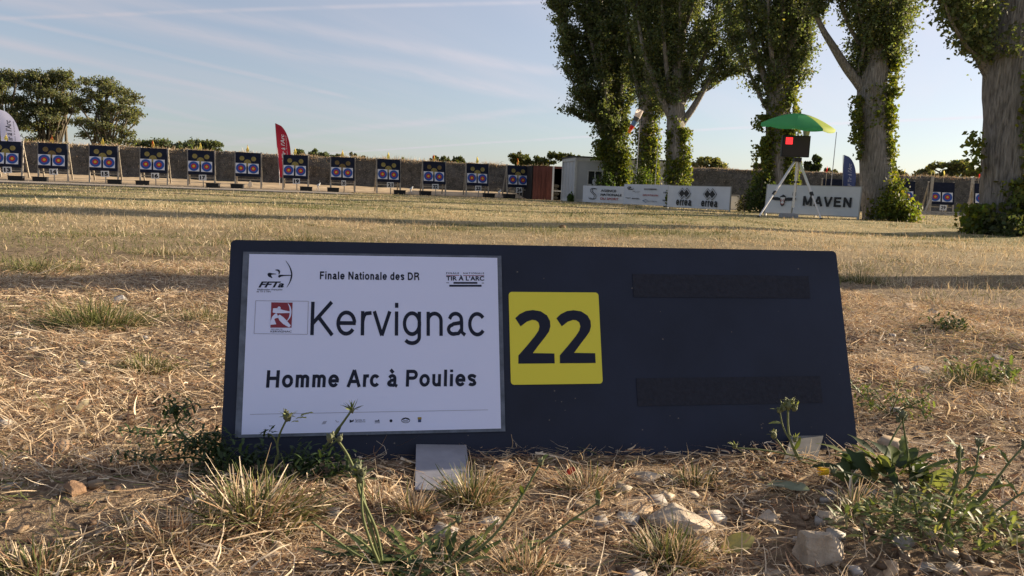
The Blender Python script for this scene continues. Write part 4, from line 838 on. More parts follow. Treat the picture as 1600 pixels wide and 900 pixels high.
    foliage('crown', C, np.where(big, leaf * 2.0, leaf), rs, POPLAR, r0, .35, .04)
    if shoots:
        S = []
        for (x0, y0, x1, y1, dens_, dep) in shoots:              # ivy and stem shoots over part of the trunk, as a rounded mass
            n = int((x1 - x0) * (y1 - y0) * sc * sc * dens_ * 12 * (.09 / leaf) ** 2); u = rs.normal(0, .42, n).clip(-1.1, 1.1); v = rs.uniform(0, 1, n)
            nz = vnoise(u * 2 + 7, v * (y1 - y0) * sc * 3, seed + 5); keep = nz > .22; u, v = u[keep], v[keep]
            cx = (x0 + x1) / 2 + u * (x1 - x0) / 2 * 1.1; a = np.sqrt(np.clip(1 - u * u * .7, 0.05, 1)); yy = y0 + v * (y1 - y0)
            dd = rs.uniform(-1, 1, len(u)) * a * dep
            S.append(np.array([P(cx[i], yy[i], Y - .1 + dd[i]) for i in range(len(u))]) - o)
        S = np.vstack(S); S = S[S[:, 2] > 0]
        foliage('ivy', S, leaf * 1.05, rs, (.095, .118, .028), r0, .35, .22, asp=.8)
    return r0
# nearest first; limbs are read off the outline of each tree
poplar('rightmost poplar, huge ridged grey trunk leaving the frame', 13.6, [(1572, 366), (1572, 310), (1572, 200), (1576, 100), (1592, -20)], [92, 78, 70, 76, 60],
       [([(1545, 110), (1518, 60), (1492, 20), (1470, -30)], 26, -.4, .35), ([(1556, 95), (1545, 40), (1540, -30)], 24, .8), ([(1590, 120), (1625, 40), (1640, -40)], 30, .3), ([(1536, 92), (1510, 72), (1478, 10)], 8, -.9)], .085, 5, 16, 26,
       shoots=[(1590, 110, 1650, 300, 150, .5), (1506, 205, 1540, 270, 50, .2), (1500, 320, 1560, 368, 260, .5), (1560, 280, 1640, 368, 260, .5)], limb_from=4.5)
poplar('poplar with a bare limb reaching left, standing at the end of the bird banner', 21.4, [(1383, 344), (1372, 290), (1367, 220), (1362, 150), (1367, 90), (1374, 40), (1380, -20)], [62, 52, 48, 47, 40, 34, 30],
       [([(1340, 128), (1322, 105), (1300, 70), (1285, 45), (1270, 10), (1262, -30)], 18, -.3, .62), ([(1352, 95), (1345, 50), (1335, -10)], 13, .5), ([(1350, 80), (1322, 30), (1314, -20)], 9, -.5, .5), ([(1378, 90), (1402, 45), (1418, -5)], 16, -.3), ([(1385, 110), (1400, 70), (1408, 20)], 8, -.8), ([(1360, 100), (1362, 30), (1362, -40)], 14, -1.0), ([(1372, 60), (1380, 10), (1385, -40)], 14, 1.2), ([(1340, 120), (1352, 60), (1340, 10)], 7, -.9)], .085, 6, 17, 24,
       shoots=[(1328, 150, 1352, 225, 120, .3), (1378, 140, 1402, 300, 190, .3), (1352, 130, 1395, 200, 50, .45), (1335, 225, 1352, 250, 60, .2), (1384, 60, 1410, 150, 120, .3), (1355, 310, 1375, 345, 120, .2)], limb_from=6.2, dens=1.0)
poplar('leafy poplar standing behind the green parasol', 27.5, [(1215, 340), (1214, 280), (1214, 200), (1216, 140), (1220, 70), (1224, -20)], [46, 42, 38, 38, 36, 30],
       [([(1205, 150), (1185, 95), (1170, 40), (1160, -30)], 14, -.3), ([(1195, 165), (1165, 100), (1150, 70), (1140, 20)], 7, .6), ([(1222, 140), (1245, 80), (1258, 20), (1266, -30)], 15, .3), ([(1215, 150), (1205, 80), (1200, 0)], 12, -1.2), ([(1225, 130), (1235, 60), (1238, -20)], 12, -.9), ([(1212, 130), (1190, 60), (1182, -20)], 10, .9), ([(1228, 120), (1250, 60), (1262, 20)], 9, -.6), ([(1218, 110), (1222, 40), (1226, -30)], 10, -1.4), ([(1226, 165), (1246, 130), (1256, 90)], 6, -.5)], .10, 7, 17, 26,
       shoots=[(1178, 180, 1215, 300, 190, .5), (1225, 150, 1250, 290, 190, .4), (1195, 120, 1240, 240, 110, .5), (1215, 200, 1245, 300, 170, .4)], limb_from=5.2, dens=1.1)
poplar('forked poplar behind the banners with a bare limb reaching right', 32.5, [(1057, 322), (1056, 270), (1056, 220), (1056, 178), (1058, 120), (1062, 60), (1066, -20)], [36, 31, 29, 30, 24, 20, 17],
       [([(1046, 178), (1030, 145), (1016, 110), (1004, 70), (995, 10)], 15, -.4), ([(1066, 192), (1082, 170), (1100, 140), (1120, 105), (1140, 80), (1150, 45), (1156, 0)], 13, -.5, .42), ([(1102, 142), (1120, 130), (1140, 118), (1160, 112)], 5, -.2), ([(1050, 170), (1042, 110), (1036, 40), (1034, -20)], 11, -1.1), ([(1062, 160), (1078, 100), (1088, 40), (1094, -20)], 11, .8), ([(1066, 165), (1100, 90), (1118, 30), (1126, -20)], 9, -.9), ([(1052, 150), (1020, 80), (1010, 20)], 8, .9), ([(1060, 130), (1062, 50), (1064, -30)], 9, -1.6), ([(1070, 150), (1085, 90), (1110, 50)], 6, -1.2), ([(1046, 140), (1050, 70), (1046, 0)], 8, 1.4)], .11, 8, 18, 30,
       shoots=[(1056, 200, 1080, 290, 240, .4), (1038, 205, 1052, 288, 90, .3), (1040, 250, 1074, 292, 200, .45), (1042, 180, 1072, 215, 60, .4)], limb_from=5.6, dens=1.2)
poplar('ivy covered poplar between the windsock and the forked poplar', 36.5, [(1010, 318), (1010, 260), (1010, 200), (1010, 150), (1010, 80), (1008, -20)], [34, 30, 26, 24, 20, 16],
       [([(1012, 180), (1024, 140), (1034, 90), (1036, 20)], 9, .5), ([(1006, 170), (992, 120), (982, 60), (976, -10)], 10, -.4), ([(1010, 150), (1006, 80), (1004, 0)], 10, -1.2), ([(1006, 150), (985, 90), (965, 30)], 8, .8), ([(1012, 200), (1028, 180), (1036, 160)], 4, -.3)], .12, 9, 18, 26,
       shoots=[(992, 200, 1030, 292, 200, .55), (1004, 165, 1030, 230, 120, .4), (1014, 225, 1030, 292, 240, .4)], limb_from=5.2, dens=1.25)
poplar('leftmost poplar, dense dark crown leaning left over the cabin', 38.3, [(965, 314), (963, 270), (960, 230), (955, 180), (945, 100), (936, 0)], [32, 28, 26, 24, 20, 16],
       [([(958, 245), (940, 205), (915, 150), (895, 90), (882, 20), (878, -30)], 12, -.3), ([(956, 230), (930, 165), (905, 100), (872, 10)], 9, .6), ([(950, 190), (925, 190), (905, 184)], 4, -.4), ([(960, 220), (945, 150), (925, 70), (915, -10)], 11, -1.0), ([(962, 210), (965, 140), (960, 60), (955, -20)], 10, -.6), ([(966, 230), (980, 170), (985, 110)], 7, .2), ([(958, 230), (950, 170), (940, 90)], 8, -1.5), ([(950, 200), (915, 130), (890, 60), (866, 10)], 7, -.8), ([(955, 240), (935, 190), (910, 160), (885, 100)], 6, -1.0), ([(948, 150), (920, 60), (900, 0)], 9, 1.2), ([(962, 180), (975, 110), (970, 20)], 8, -1.4)], .13, 10, 19, 30,
       shoots=[(940, 190, 985, 305, 170, .6), (962, 235, 985, 292, 300, .45), (925, 205, 955, 250, 150, .5), (942, 240, 962, 300, 160, .5)], limb_from=4.6, dens=1.45)
poplar('tall poplar past the right edge of the frame whose trunk shadow crosses the grass', 7.2, [(2420, 460), (2420, 300), (2420, 100), (2420, -300)], [120, 110, 100, 90], [], .20, 12, 15, 22, limb_from=4.2, dens=.6, twigs=False)

# bushes at the poplar feet
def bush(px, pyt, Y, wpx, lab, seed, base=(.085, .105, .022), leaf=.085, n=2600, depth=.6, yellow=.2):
    rs = np.random.default_rng(seed); b = P(px, 300, Y); sc = Y / F; h = P(px, pyt, Y)[2]; w = wpx * sc / 2
    r = empty('bush', (b[0], b[1], 0), 0, lab, 'bush', 'bushes at the feet of the poplars'); C = []
    for k in range(26):
        a = rs.uniform(0, 6.28); rr = math.sqrt(rs.random()); c = np.array([math.cos(a) * rr * w * .8, math.sin(a) * rr * depth, 0]); top = h * (1 - .75 * rr ** 1.6) * rs.uniform(.75, 1.05); c[2] = top * rs.uniform(.25, .95)
        m = n // 26; g = rs.normal(0, 1, (m, 3)) * np.array([w * .20, depth * .22, h * .13]); C.append(c + g)
    C = np.vstack(C); C = C[C[:, 2] > .01]; foliage('leaves', C, leaf, rs, base, r, .4, yellow, asp=.8)
    mb = MB()
    for k in range(7): a = rs.uniform(0, 6.28); mb.tube([(0, 0, -.05), (math.cos(a) * w * .3, math.sin(a) * depth * .3, h * .4), (math.cos(a) * w * .5, math.sin(a) * depth * .5, h * .8)], [.02, .012, .005], 5)
    mb.build('stems', M_TWIG, r); return r
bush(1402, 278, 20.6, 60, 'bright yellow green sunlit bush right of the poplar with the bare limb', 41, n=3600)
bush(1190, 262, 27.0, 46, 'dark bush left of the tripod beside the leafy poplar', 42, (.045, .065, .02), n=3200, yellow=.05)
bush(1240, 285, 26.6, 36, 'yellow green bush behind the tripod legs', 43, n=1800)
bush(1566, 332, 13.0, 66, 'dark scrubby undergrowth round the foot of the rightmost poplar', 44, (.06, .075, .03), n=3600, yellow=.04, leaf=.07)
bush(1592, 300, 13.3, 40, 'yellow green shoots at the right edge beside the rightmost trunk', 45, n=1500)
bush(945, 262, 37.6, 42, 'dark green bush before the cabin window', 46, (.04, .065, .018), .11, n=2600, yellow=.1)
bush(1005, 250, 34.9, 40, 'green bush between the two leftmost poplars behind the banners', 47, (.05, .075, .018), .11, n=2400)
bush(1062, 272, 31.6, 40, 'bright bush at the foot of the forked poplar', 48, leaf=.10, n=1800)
bush(892, 299, 38.4, 12, 'small green plant at the corner of the cabin', 49, (.05, .09, .02), .09, n=500, depth=.2, yellow=.02)
bush(1165, 297, 27.5, 26, 'low dry brush on the ground left of the bird banner', 50, (.06, .06, .03), .06, n=700, depth=.3, yellow=.0)

# background trees beyond the banks
def far_tree(lab, px, Y, clumps, leaf, n, seed, base=(.045, .055, .020), limbs=True, group='trees beyond the earth bank', kind='tree', trunk=None, trunk_w=.24, shell=.55):
    """clumps: (photo column, photo row, half width, half height) of each bough of foliage at distance Y"""
    rs = np.random.default_rng(seed); b = P(px, 300, Y); sc = Y / F; r = empty(kind, (b[0], b[1], 0), 0, lab, 'tree' if kind != 'far_bush' else 'bush', group); o = np.array([b[0], b[1], 0.])
    C = []; area = sum(c[2] * c[3] for c in clumps); mb = MB(); sp = max(abs(c[0] - px) + c[2] for c in clumps) * sc
    for (cx, cy, rx, ry) in clumps:
        dy = rs.uniform(-.55, .55) * sp; c = P(cx, cy, Y) - o + np.array([0, dy, 0]); rx_, rz_ = rx * sc, ry * sc; m = int(n * rx * ry / area)
        ns = max(6, int(rx * ry / 4))                           # each bough is a few small sprays with gaps between
        sg = rs.normal(0, 1, (ns, 3)); sg /= np.linalg.norm(sg, axis=1)[:, None]; sg *= rs.uniform(.25, 1.45, (ns, 1)); sg[:, 2] = np.where(sg[:, 2] < -.4, -sg[:, 2] * .5, sg[:, 2])
        sc_ = c + sg * np.array([rx_, rx_ * .9, rz_]); per = max(4, m // ns)
        for s_ in sc_:
            g = rs.normal(0, 1, (per, 3)) * np.array([rx_, rx_, rz_ * 1.2]) * .24; C.append(s_ + g)
            if limbs and rs.random() < .2: mb.tube([c + [0, 0, -rz_ * .8], (c + s_) / 2 + [0, 0, -rz_ * .25], s_], [.05, .03, .012], 4, cap=False)
        if limbs and rs.random() < .5:
            t0 = np.array([(c[0]) * .25 + rs.normal(0, .3), dy * .2, max(.5, c[2] * .35)]); t1 = lerp(t0, c, .55) + np.array([0, 0, .3]); mb.tube(spline([t0, t1, c + [0, 0, -rz_ * .5], c + [0, 0, rz_ * .3]], 4), np.linspace(.12, .025, 13), 6, cap=False)
    if trunk or limbs:
        for tx in (trunk or [px]):
            q = P(tx, 300, Y) - o; top = max(P(c[0], c[1], Y)[2] for c in clumps) * .7; mb.tube(spline([(q[0], 0, -.2), (q[0] + rs.normal(0, .15), 0, top * .4), (q[0] * .9 + rs.normal(0, .3), 0, top)], 5), np.linspace(trunk_w, .08, 11), 8)
    if mb.v: mb.build('trunk', M_TWIG, r, True)
    C = np.vstack(C); foliage('crown', C, leaf, rs, base, r, .35, .05); return r
def pile(x0, x1, y0, y1, n, seed, rx=(8, 15), ry=(5, 9), shape=None):
    rs = np.random.default_rng(seed); out = []
    while len(out) < n:
        x, y = rs.uniform(x0, x1), rs.uniform(y0, y1)
        if shape is None or shape(x, y): out.append((x, y, rs.uniform(*rx), rs.uniform(*ry)))
    return out
def ell(cx, cy, rx, ry): return lambda x, y: ((x - cx) / rx) ** 2 + ((y - cy) / ry) ** 2 < 1
BT_ = (.11, .12, .068)
far_tree('broad dark tree with open boughs at the far left edge', 12, 74, [(-8, 125, 14, 10), (12, 118, 12, 9), (28, 122, 9, 8), (-20, 150, 16, 12), (5, 150, 14, 9), (22, 160, 12, 10), (35, 185, 10, 8)] + pile(-30, 40, 165, 235, 18, 51) + pile(-25, 40, 112, 170, 12, 151), .20, 16000, 51, BT_, trunk=[-5, 18])
far_tree('large leafy tree with crows nests behind targets 13 and 14', 75, 76, [(48, 118, 13, 9), (66, 126, 13, 8), (84, 116, 13, 8), (98, 126, 14, 8), (110, 136, 13, 7), (72, 142, 14, 8), (52, 138, 11, 8), (96, 150, 14, 8), (114, 158, 10, 7)] + pile(42, 122, 158, 232, 24, 52) + pile(44, 120, 112, 175, 16, 152), .20, 26000, 52, BT_, trunk=[68, 92, 108])
far_tree('rounded tree with bare forking boughs standing right of the gap', 165, 72, [(150, 132, 14, 7), (168, 130, 14, 7), (184, 142, 14, 7), (192, 158, 13, 7), (203, 172, 11, 6), (206, 190, 11, 7), (140, 146, 9, 7), (160, 152, 11, 6), (176, 168, 12, 6), (190, 184, 12, 6), (158, 178, 11, 6), (176, 200, 13, 7), (150, 205, 12, 8), (200, 210, 14, 8), (180, 222, 18, 8), (150, 225, 14, 7), (208, 224, 9, 7)] + pile(132, 212, 128, 228, 26, 153, (8, 13), (5, 8), ell(172, 180, 42, 56)), .20, 16000, 53, BT_, trunk=[150, 160, 170])
for k, (cx, cy) in enumerate(((139, 153), (149, 152), (157, 150), (137, 198), (62, 150), (112, 172))):
    p = P(cx, cy, 72.5 if cx > 125 else 75); rs = np.random.default_rng(70 + k); C = rs.normal(0, 1, (420, 3)); C *= (.30 / np.linalg.norm(C, axis=1) * rs.random(420) ** .3)[:, None]
    q = leaf_quads(C, .22, rs, asp=.14); o = quads_mesh('nest', q.reshape(-1, 3), 420, M_STRAW, np.full((1680, 3), (.03, .026, .02))); o.location = tuple(p)
    tag(o, ('dark ball of twigs at the left top of the rounded tree', 'dark ball of twigs in the middle of the three in the rounded tree', 'dark ball of twigs right of the other two in the rounded tree', 'dark ball of twigs low on the left side of the rounded tree', 'dark ball of twigs high in the large leafy tree', 'dark ball of twigs on the right side of the large leafy tree')[k], 'nest', 'dark balls of twigs in the far trees')
FB = (.08, .098, .058)
far_tree('dark bushy tree line above the bank behind target 16', 255, 82, pile(225, 305, 214, 236, 16, 61, (8, 13), (5, 8), ell(265, 232, 42, 18)), .32, 5000, 61, FB, limbs=False)
far_tree('small dark tree above the bank behind target 17', 315, 84, pile(290, 348, 222, 238, 10, 62, (7, 11), (4, 6), ell(318, 234, 30, 12)), .32, 2600, 62, FB, limbs=False)
for k, (x0, x1, y0, lab) in enumerate(((448, 478, 234, 'low tree top above the bank right of the red feather flag'), (478, 515, 238, 'low ragged bushes above the bank between targets 19 and 20'), (516, 548, 236, 'rounded tree top above the bank behind target 20'), (546, 570, 241, 'small dark bush above the bank right of target 20'), (622, 640, 246, 'tiny bush above the bank right of target 21'), (672, 700, 244, 'rounded tree top above the bank behind target 22'), (700, 726, 246, 'low dark tree top above the bank right of target 22'), (784, 836, 240, 'bushy tree above the bank behind target 24'), (838, 884, 239, 'bushy tree above the container'), (884, 912, 240, 'small tree just above the cabin roof corner'))):
    cx, rx = (x0 + x1) / 2, (x1 - x0) / 2; yb = 262
    far_tree(lab, cx, 88 + k, pile(x0, x1, y0 + 3, yb, max(6, int(rx / 2.2)), 80 + k, (rx * .25, rx * .42), (3, 5.5), ell(cx, yb, rx, yb - y0)), .36, int(900 + rx * 70), 80 + k, FB if k < 6 else (.06, .07, .025), limbs=False)
for k, (x0, x1, y0, yb, lab, Y, bs) in enumerate(((1074, 1140, 246, 272, 'pale green tree top above the bank right of the forked poplar', 70, (.13, .135, .06)), (1162, 1196, 250, 275, 'olive tree top above the bank left of the leafy poplar', 68, (.10, .10, .05)), (1255, 1284, 243, 285, 'dark tree behind the display and the bird banner', 60, (.05, .07, .035)), (1286, 1310, 262, 285, 'faint bush above the bank left of the blue feather flag', 75, (.08, .08, .04)), (1428, 1478, 262, 290, 'soft olive bushes above the bank in the gap between the right poplars', 70, (.12, .12, .06)), (1458, 1535, 246, 292, 'broad olive tree above the bank left of the rightmost trunk', 66, (.11, .115, .055)), (1388, 1425, 268, 286, 'low dark bush above the bank right of the fifth trunk', 72, (.06, .06, .03)))):
    cx, rx = (x0 + x1) / 2, (x1 - x0) / 2
    far_tree(lab, cx, Y, pile(x0, x1, y0 + 3, yb, max(7, int(rx / 1.8)), 100 + k, (rx * .2, rx * .36), (3, 6), ell(cx, yb, rx, yb - y0)), .30, int(1000 + rx * 90), 100 + k, bs, limbs=k in (0, 5))
# ------------------------------------------------------------------ dry grass, straw and thatch
def blades(x, y, z, head, L, w, p0, curl, turn, col, rs, stations=4, droop=0.0):
    """curved tapering blades: pitch p0 bends by curl along the blade, heading by turn"""
    n = len(x); k = stations; pos = np.stack([x, y, z], 1).astype(np.float32); out = np.zeros((n, k, 2, 3), np.float32); prev = pos
    roll = rs.normal(0, .5, n)
    for i in range(k):
        s = i / (k - 1); a = head + turn * s; p = p0 + curl * s
        d = np.stack([np.cos(a) * np.cos(p), np.sin(a) * np.cos(p), np.sin(p)], 1)
        if i: prev = prev + d * (L / (k - 1))[:, None]
        side = np.stack([-np.sin(a) * np.cos(roll), np.cos(a) * np.cos(roll), np.sin(roll)], 1); ww = (w * (1 - .75 * s ** 1.5) * .5)[:, None]
        out[:, i, 0] = prev + side * ww; out[:, i, 1] = prev - side * ww
    V = out.reshape(-1, 3); b = np.arange(n)[:, None] * (2 * k) + (np.arange(k - 1) * 2)[None]
    q = np.stack([b, b + 1, b + 3, b + 2], -1).reshape(-1, 4); return V, q, np.repeat(col, 2 * k, 0)
STRAWS = np.array([(.53, .41, .27), (.70, .59, .44), (.38, .26, .16), (.25, .145, .088), (.56, .46, .33), (.33, .205, .125)]); GREENS = np.array([(.10, .125, .04), (.15, .165, .055), (.075, .10, .035), (.19, .19, .07)])
def wedge(n, r0, r1, half, rs, power=1.0):
    u = rs.random(n) ** power; r = np.sqrt(r0 * r0 + (r1 * r1 - r0 * r0) * u); a = rs.uniform(-half, half, n); return r * np.sin(a), r * np.cos(a)
def stony(x, y): return np.exp(-(((x - .42) / .42) ** 2 + ((y - .90) / .20) ** 2))
def on_board(x, y): 
    f = (np.abs(y - 1.262 - .171 * x) < .035) & (x > -.50) & (x < .70)
    for px, py, r in ((689, 728, .062), (1262, 700, .055), (689, 755, .058), (689, 778, .05), (420, 735, .055), (470, 735, .05), (370, 728, .045)): g = G(px, py); f |= (x - g[0]) ** 2 + (y - g[1]) ** 2 < r * r
    return f
def grass_mix(x, y, rs, green, pw=(.30, .17, .18, .10, .15, .10)):
    c = STRAWS[rs.choice(6, len(x), p=pw)]; g = rs.random(len(x)) < green; c[g] = GREENS[rs.choice(4, g.sum())]; return c * rs.uniform(.75, 1.2, (len(x), 1))
def thatch(n, seed):
    rs = np.random.default_rng(seed); x, y = wedge(n, .40, 4.2, R(56), rs, 1.25)
    cl = vnoise(x * 7, y * 7, 21); cov = vnoise(x * 2.2, y * 2.2, 22)
    keep = (rs.random(n) < np.clip(.12 + 1.0 * cl, 0, 1) * np.clip(.45 + 1.4 * cov, 0, 1)) & (rs.random(n) > .62 * stony(x, y)) & ~on_board(x, y); x, y, cl, cov = x[keep], y[keep], cl[keep], cov[keep]; m = len(x)
    flow = vnoise(x * 1.6, y * 1.6, 23) * 9; head = flow + rs.normal(0, 1.1, m); L = rs.gamma(3, .0135, m).clip(.012, .13); w = rs.gamma(4, .00032, m).clip(.0006, .0034) * (1 + .12 * np.hypot(x, y))
    nb = (y < 1.25 + .171 * x) & (y > 1.02 + .171 * x) & (x > -.5) & (x < .7); L = np.where(nb, L * .75, L); up = (rs.random(m) < .27) & ~nb; p0 = np.where(up, rs.uniform(.3, 1.2, m), rs.normal(.10, .16, m)); curl = np.where(up, rs.normal(-.9, .6, m), rs.normal(-.15, .35, m)); L = np.where(up, L * .62, L)
    z = gz(x, y) + rs.random(m) ** 1.6 * .016 * (.4 + cl) ; green = np.clip((vnoise(x * 1.3, y * 1.3, 24) - .55) * 1.3, 0.02, .5)
    return blades(x, y, z, head, L, w, p0, curl, rs.normal(0, 1.3, m), grass_mix(x, y, rs, green) * 1.12, rs, 4)
def meadow(n, r0, r1, hgt, wid, seed, half=R(54), st=3, upr=.55):
    rs = np.random.default_rng(seed); x, y = wedge(n, r0, r1, half, rs, 1.15); cl = vnoise(x * 2.3, y * 2.3, 31); c2 = vnoise(x * .45, y * .45, 32)
    keep = rs.random(n) < np.clip(.18 + 1.0 * cl * (.5 + c2), 0, 1); x, y, cl, c2 = x[keep], y[keep], cl[keep], c2[keep]; m = len(x)
    u = np.array([ROWN[0], ROWN[1]]); sd = (x - _ra[0]) * u[0] + (y - _ra[1]) * u[1]; sl = (x - _ra[0]) * ROWD[0] + (y - _ra[1]) * ROWD[1]
    path = ((sd > -8.2) & (sd < -2.0) & (sl < 13.5)) | ((sd > -.9) & (sl < 27)); k = ~path | (rs.random(m) < .06); x, y, cl, c2 = x[k], y[k], cl[k], c2[k]; m = len(x)
    r = np.hypot(x, y); up = rs.random(m) < upr; L = hgt * rs.gamma(5, .2, m) * (.5 + .9 * cl); w = wid * rs.uniform(.6, 1.5, m) * (.55 + r / r1 * .8)
    p0 = np.where(up, rs.uniform(.5, 1.45, m), rs.normal(.2, .2, m)); curl = rs.normal(-.6, .6, m)
    green = np.clip((vnoise(x * .55, y * .55, 34) - .40) * 2.4 + (vnoise(x * 2.1, y * 2.1, 35) - .5) * 1.1, .04, .85)
    c = grass_mix(x, y, rs, green, (.40, .24, .12, .03, .18, .03)) * np.array([1.02, 1.02, .97])
    return blades(x, y, gz(x, y) - .003, rs.uniform(0, 6.28, m), L, w, p0, curl, rs.normal(0, .5, m), c, rs, st)
def stuff(name, arr, mat_, lab=None):
    V, q, c = arr; o = quads_mesh(name, V, 0, mat_, c, quads=q); o['kind'] = 'stuff'; return o
stuff('dry_straw', thatch(430000, 201), M_STRAW)
stuff('dry_grass', meadow(230000, 3.6, 13, .042, .0034, 202), M_STRAW)
stuff('dry_grass', meadow(330000, 12, 46, .040, .013, 203, st=2, upr=.6), M_STRAW)
def clumps(n, r0, r1, seed):
    rs = np.random.default_rng(seed); cx, cy = wedge(n, r0, r1, R(50), rs, 1.1); k = vnoise(cx * .5, cy * .5, 34) > rs.random(n) * .9; cx, cy = cx[k], cy[k]; per = 70; m = len(cx) * per
    rad = np.repeat(rs.gamma(4, .05, len(cx)) * (1 + np.hypot(cx, cy) * .05), per); a = rs.uniform(0, 6.28, m); rr = rs.random(m) ** .6; x, y = np.repeat(cx, per) + np.cos(a) * rr * rad * 1.5, np.repeat(cy, per) + np.sin(a) * rr * rad * .8
    L = rs.gamma(5, .008, m) * (1.25 - .6 * rr) * (1 + np.hypot(x, y) * .02); w = .0028 * rs.uniform(.6, 1.5, m) * (.6 + np.hypot(x, y) * .13)
    return blades(x, y, gz(x, y) - .002, a + rs.normal(0, .8, m), L, w, rs.uniform(.35, 1.35, m), rs.normal(-.6, .5, m), rs.normal(0, .4, m), grass_mix(x, y, rs, np.full(m, .85)) * .85, rs, 3)
stuff('green_grass', clumps(900, 2.6, 30, 205), M_STRAW)
# dry fringe along the tops and feet of the banks
def fringe(V, seed, n, rows, hgt, wid):
    rs = np.random.default_rng(seed); i = rs.integers(0, V.shape[0], n); j = rs.choice(rows, n); p = V[i, j] + rs.normal(0, .06, (n, 3)) * [1, 1, .3]; m = n
    tall = vnoise(p[:, 0] * .9, p[:, 1] * .9, seed) ** 1.5
    return blades(p[:, 0], p[:, 1], p[:, 2] - .02, rs.uniform(0, 6.28, m), hgt * rs.gamma(4, .25, m) * (.3 + 1.1 * tall), wid * rs.uniform(.6, 1.4, m), rs.uniform(.5, 1.5, m), rs.normal(-.7, .6, m), rs.normal(0, .5, m), grass_mix(p[:, 0], p[:, 1], rs, np.full(m, .12)) * 1.05, rs, 3)
for k, V in enumerate((V1, V2)):
    stuff('bank_grass', fringe(V, 211 + k, 16000, [7, 8, 8, 9, 9, 10], .15, .022), M_STRAW); stuff('bank_grass', fringe(V, 215 + k, 3500, [0, 1, 2, 3, 4, 5, 6], .12, .02), M_STRAW)

# ------------------------------------------------------------------ stones
def stone_mb(mb, c, r, sq, seed, nu=26, nv=18, cuts=15, rz_=0.0):
    rs = np.random.default_rng(seed); t = MB(); t.ball((0, 0, 0), 1, nu, nv); V = np.array(t.v); n = rs.normal(0, 1, (cuts, 3)); n /= np.linalg.norm(n, axis=1)[:, None]; d = rs.uniform(.42, .88, cuts)
    for a, b in zip(n, d): e = V @ a - b; V = V - np.outer(np.clip(e, 0, None), a)
    V = V * (1 + .035 * (vnoise(V[:, 0] * 4 + seed, V[:, 1] * 4 + V[:, 2] * 3, seed) - .5))[:, None] * np.array(sq) * r
    ca, sa = math.cos(rz_), math.sin(rz_); V = np.c_[V[:, 0] * ca - V[:, 1] * sa, V[:, 0] * sa + V[:, 1] * ca, V[:, 2]]
    mb.add(V + np.array(c), t.f); return mb
def stone_mat(name, c, c2): return mat(name, c, .8, .25, noise=.5, nscale=22, bump=.5, col2=c2)
M_ST = {'pale': stone_mat('pale_flint', (.43, .36, .28), (.27, .22, .165)), 'brown': stone_mat('brown_stone', (.24, .15, .09), (.15, .09, .055)), 'tan': stone_mat('tan_stone', (.42, .31, .20), (.28, .19, .12)), 'grey': stone_mat('grey_flint', (.36, .34, .31), (.25, .23, .21))}
GS = 'loose stones lying in the dry grass'
ST = [(1298, 855, 74, 46, 'pale', 'largest pale stone, sun-dappled, in front of the leafy weed at lower right'), (1305, 812, 24, 14, 'pale', 'small pale stone resting on the back of the largest stone'), (1068, 808, 52, 26, 'pale', 'rough pale stone in the middle of the gravel patch below the board'),
      (1000, 792, 44, 12, 'tan', 'long flat tan stone just left of the rough pale stone'), (985, 808, 30, 10, 'grey', 'flat grey stone lying below the long tan one'), (1105, 842, 28, 14, 'pale', 'smooth pale stone beside the yellowed leaf'), (1142, 838, 16, 9, 'tan', 'small tan pebble just behind the yellowed leaf'),
      (1204, 800, 21, 16, 'pale', 'rounded pale stone left of the largest stone, below the grey green leaf'), (1232, 738, 17, 14, 'brown', 'brown stone under the right-hand steel plate'), (1012, 738, 26, 9, 'pale', 'low pale stone close under the board right of its middle'), (785, 728, 24, 14, 'tan', 'tan stone under the board edge right of the steel plate with the hole'),
      (113, 775, 19, 17, 'brown', 'brown upright stone in the board shadow at lower left'), (12, 768, 18, 9, 'grey', 'pale grey stone in the shade at the far left edge'), (206, 615, 18, 10, 'brown', 'dark brown stone in the straw left of the board'), (45, 872, 16, 9, 'tan', 'tan stone at the lower left corner'),
      (1440, 582, 20, 8, 'pale', 'bright flat stone right of the board, farther than the weeds'), (1372, 582, 17, 10, 'brown', 'brown stone just left of the bright flat stone'), (1342, 530, 16, 9, 'brown', 'brown rounded stone close to the right edge of the board'), (1458, 484, 11, 7, 'pale', 'small pale stone at the edge of the tree shadow on the right'), (1425, 476, 16, 7, 'tan', 'tan stone in the tree shadow on the right'),
      (1590, 540, 14, 9, 'tan', 'tan stone at the right edge of the picture'), (1562, 558, 12, 7, 'pale', 'small pale stone left of the tan one at the right edge'), (1560, 775, 22, 13, 'brown', 'reddish stone behind the bushy weed at lower right'), (1592, 800, 22, 12, 'pale', 'pale stone at the right edge beside the bushy weed'), (1530, 893, 26, 14, 'tan', 'tan stone at the bottom edge, lower right corner'),
      (1398, 892, 24, 14, 'tan', 'tan stone at the bottom edge right of the largest stone'), (1456, 886, 20, 12, 'grey', 'grey stone at the bottom edge between two tan ones'), (1210, 884, 18, 9, 'pale', 'pale stone at the bottom edge left of the largest stone'), (425, 868, 18, 9, 'tan', 'tan stone low left of the long-stemmed weed'), (500, 865, 14, 8, 'pale', 'little pale stone beside the long-stemmed weed'),
      (773, 855, 10, 7, 'pale', 'white pebble right of the long-stemmed weed'), (770, 808, 20, 9, 'grey', 'chalky stone below the steel plate with the hole'), (645, 786, 10, 9, 'tan', 'upright little tan stone under the steel plate with the hole'), (258, 462, 16, 5, 'tan', 'flat stone behind the grass tuft on the left'), (880, 352, 7, 4, 'brown', 'lone dark stone far out on the field beyond the board'), (180, 468, 22, 4, 'grey', 'pale flat stone in the tree shadow on the left')]
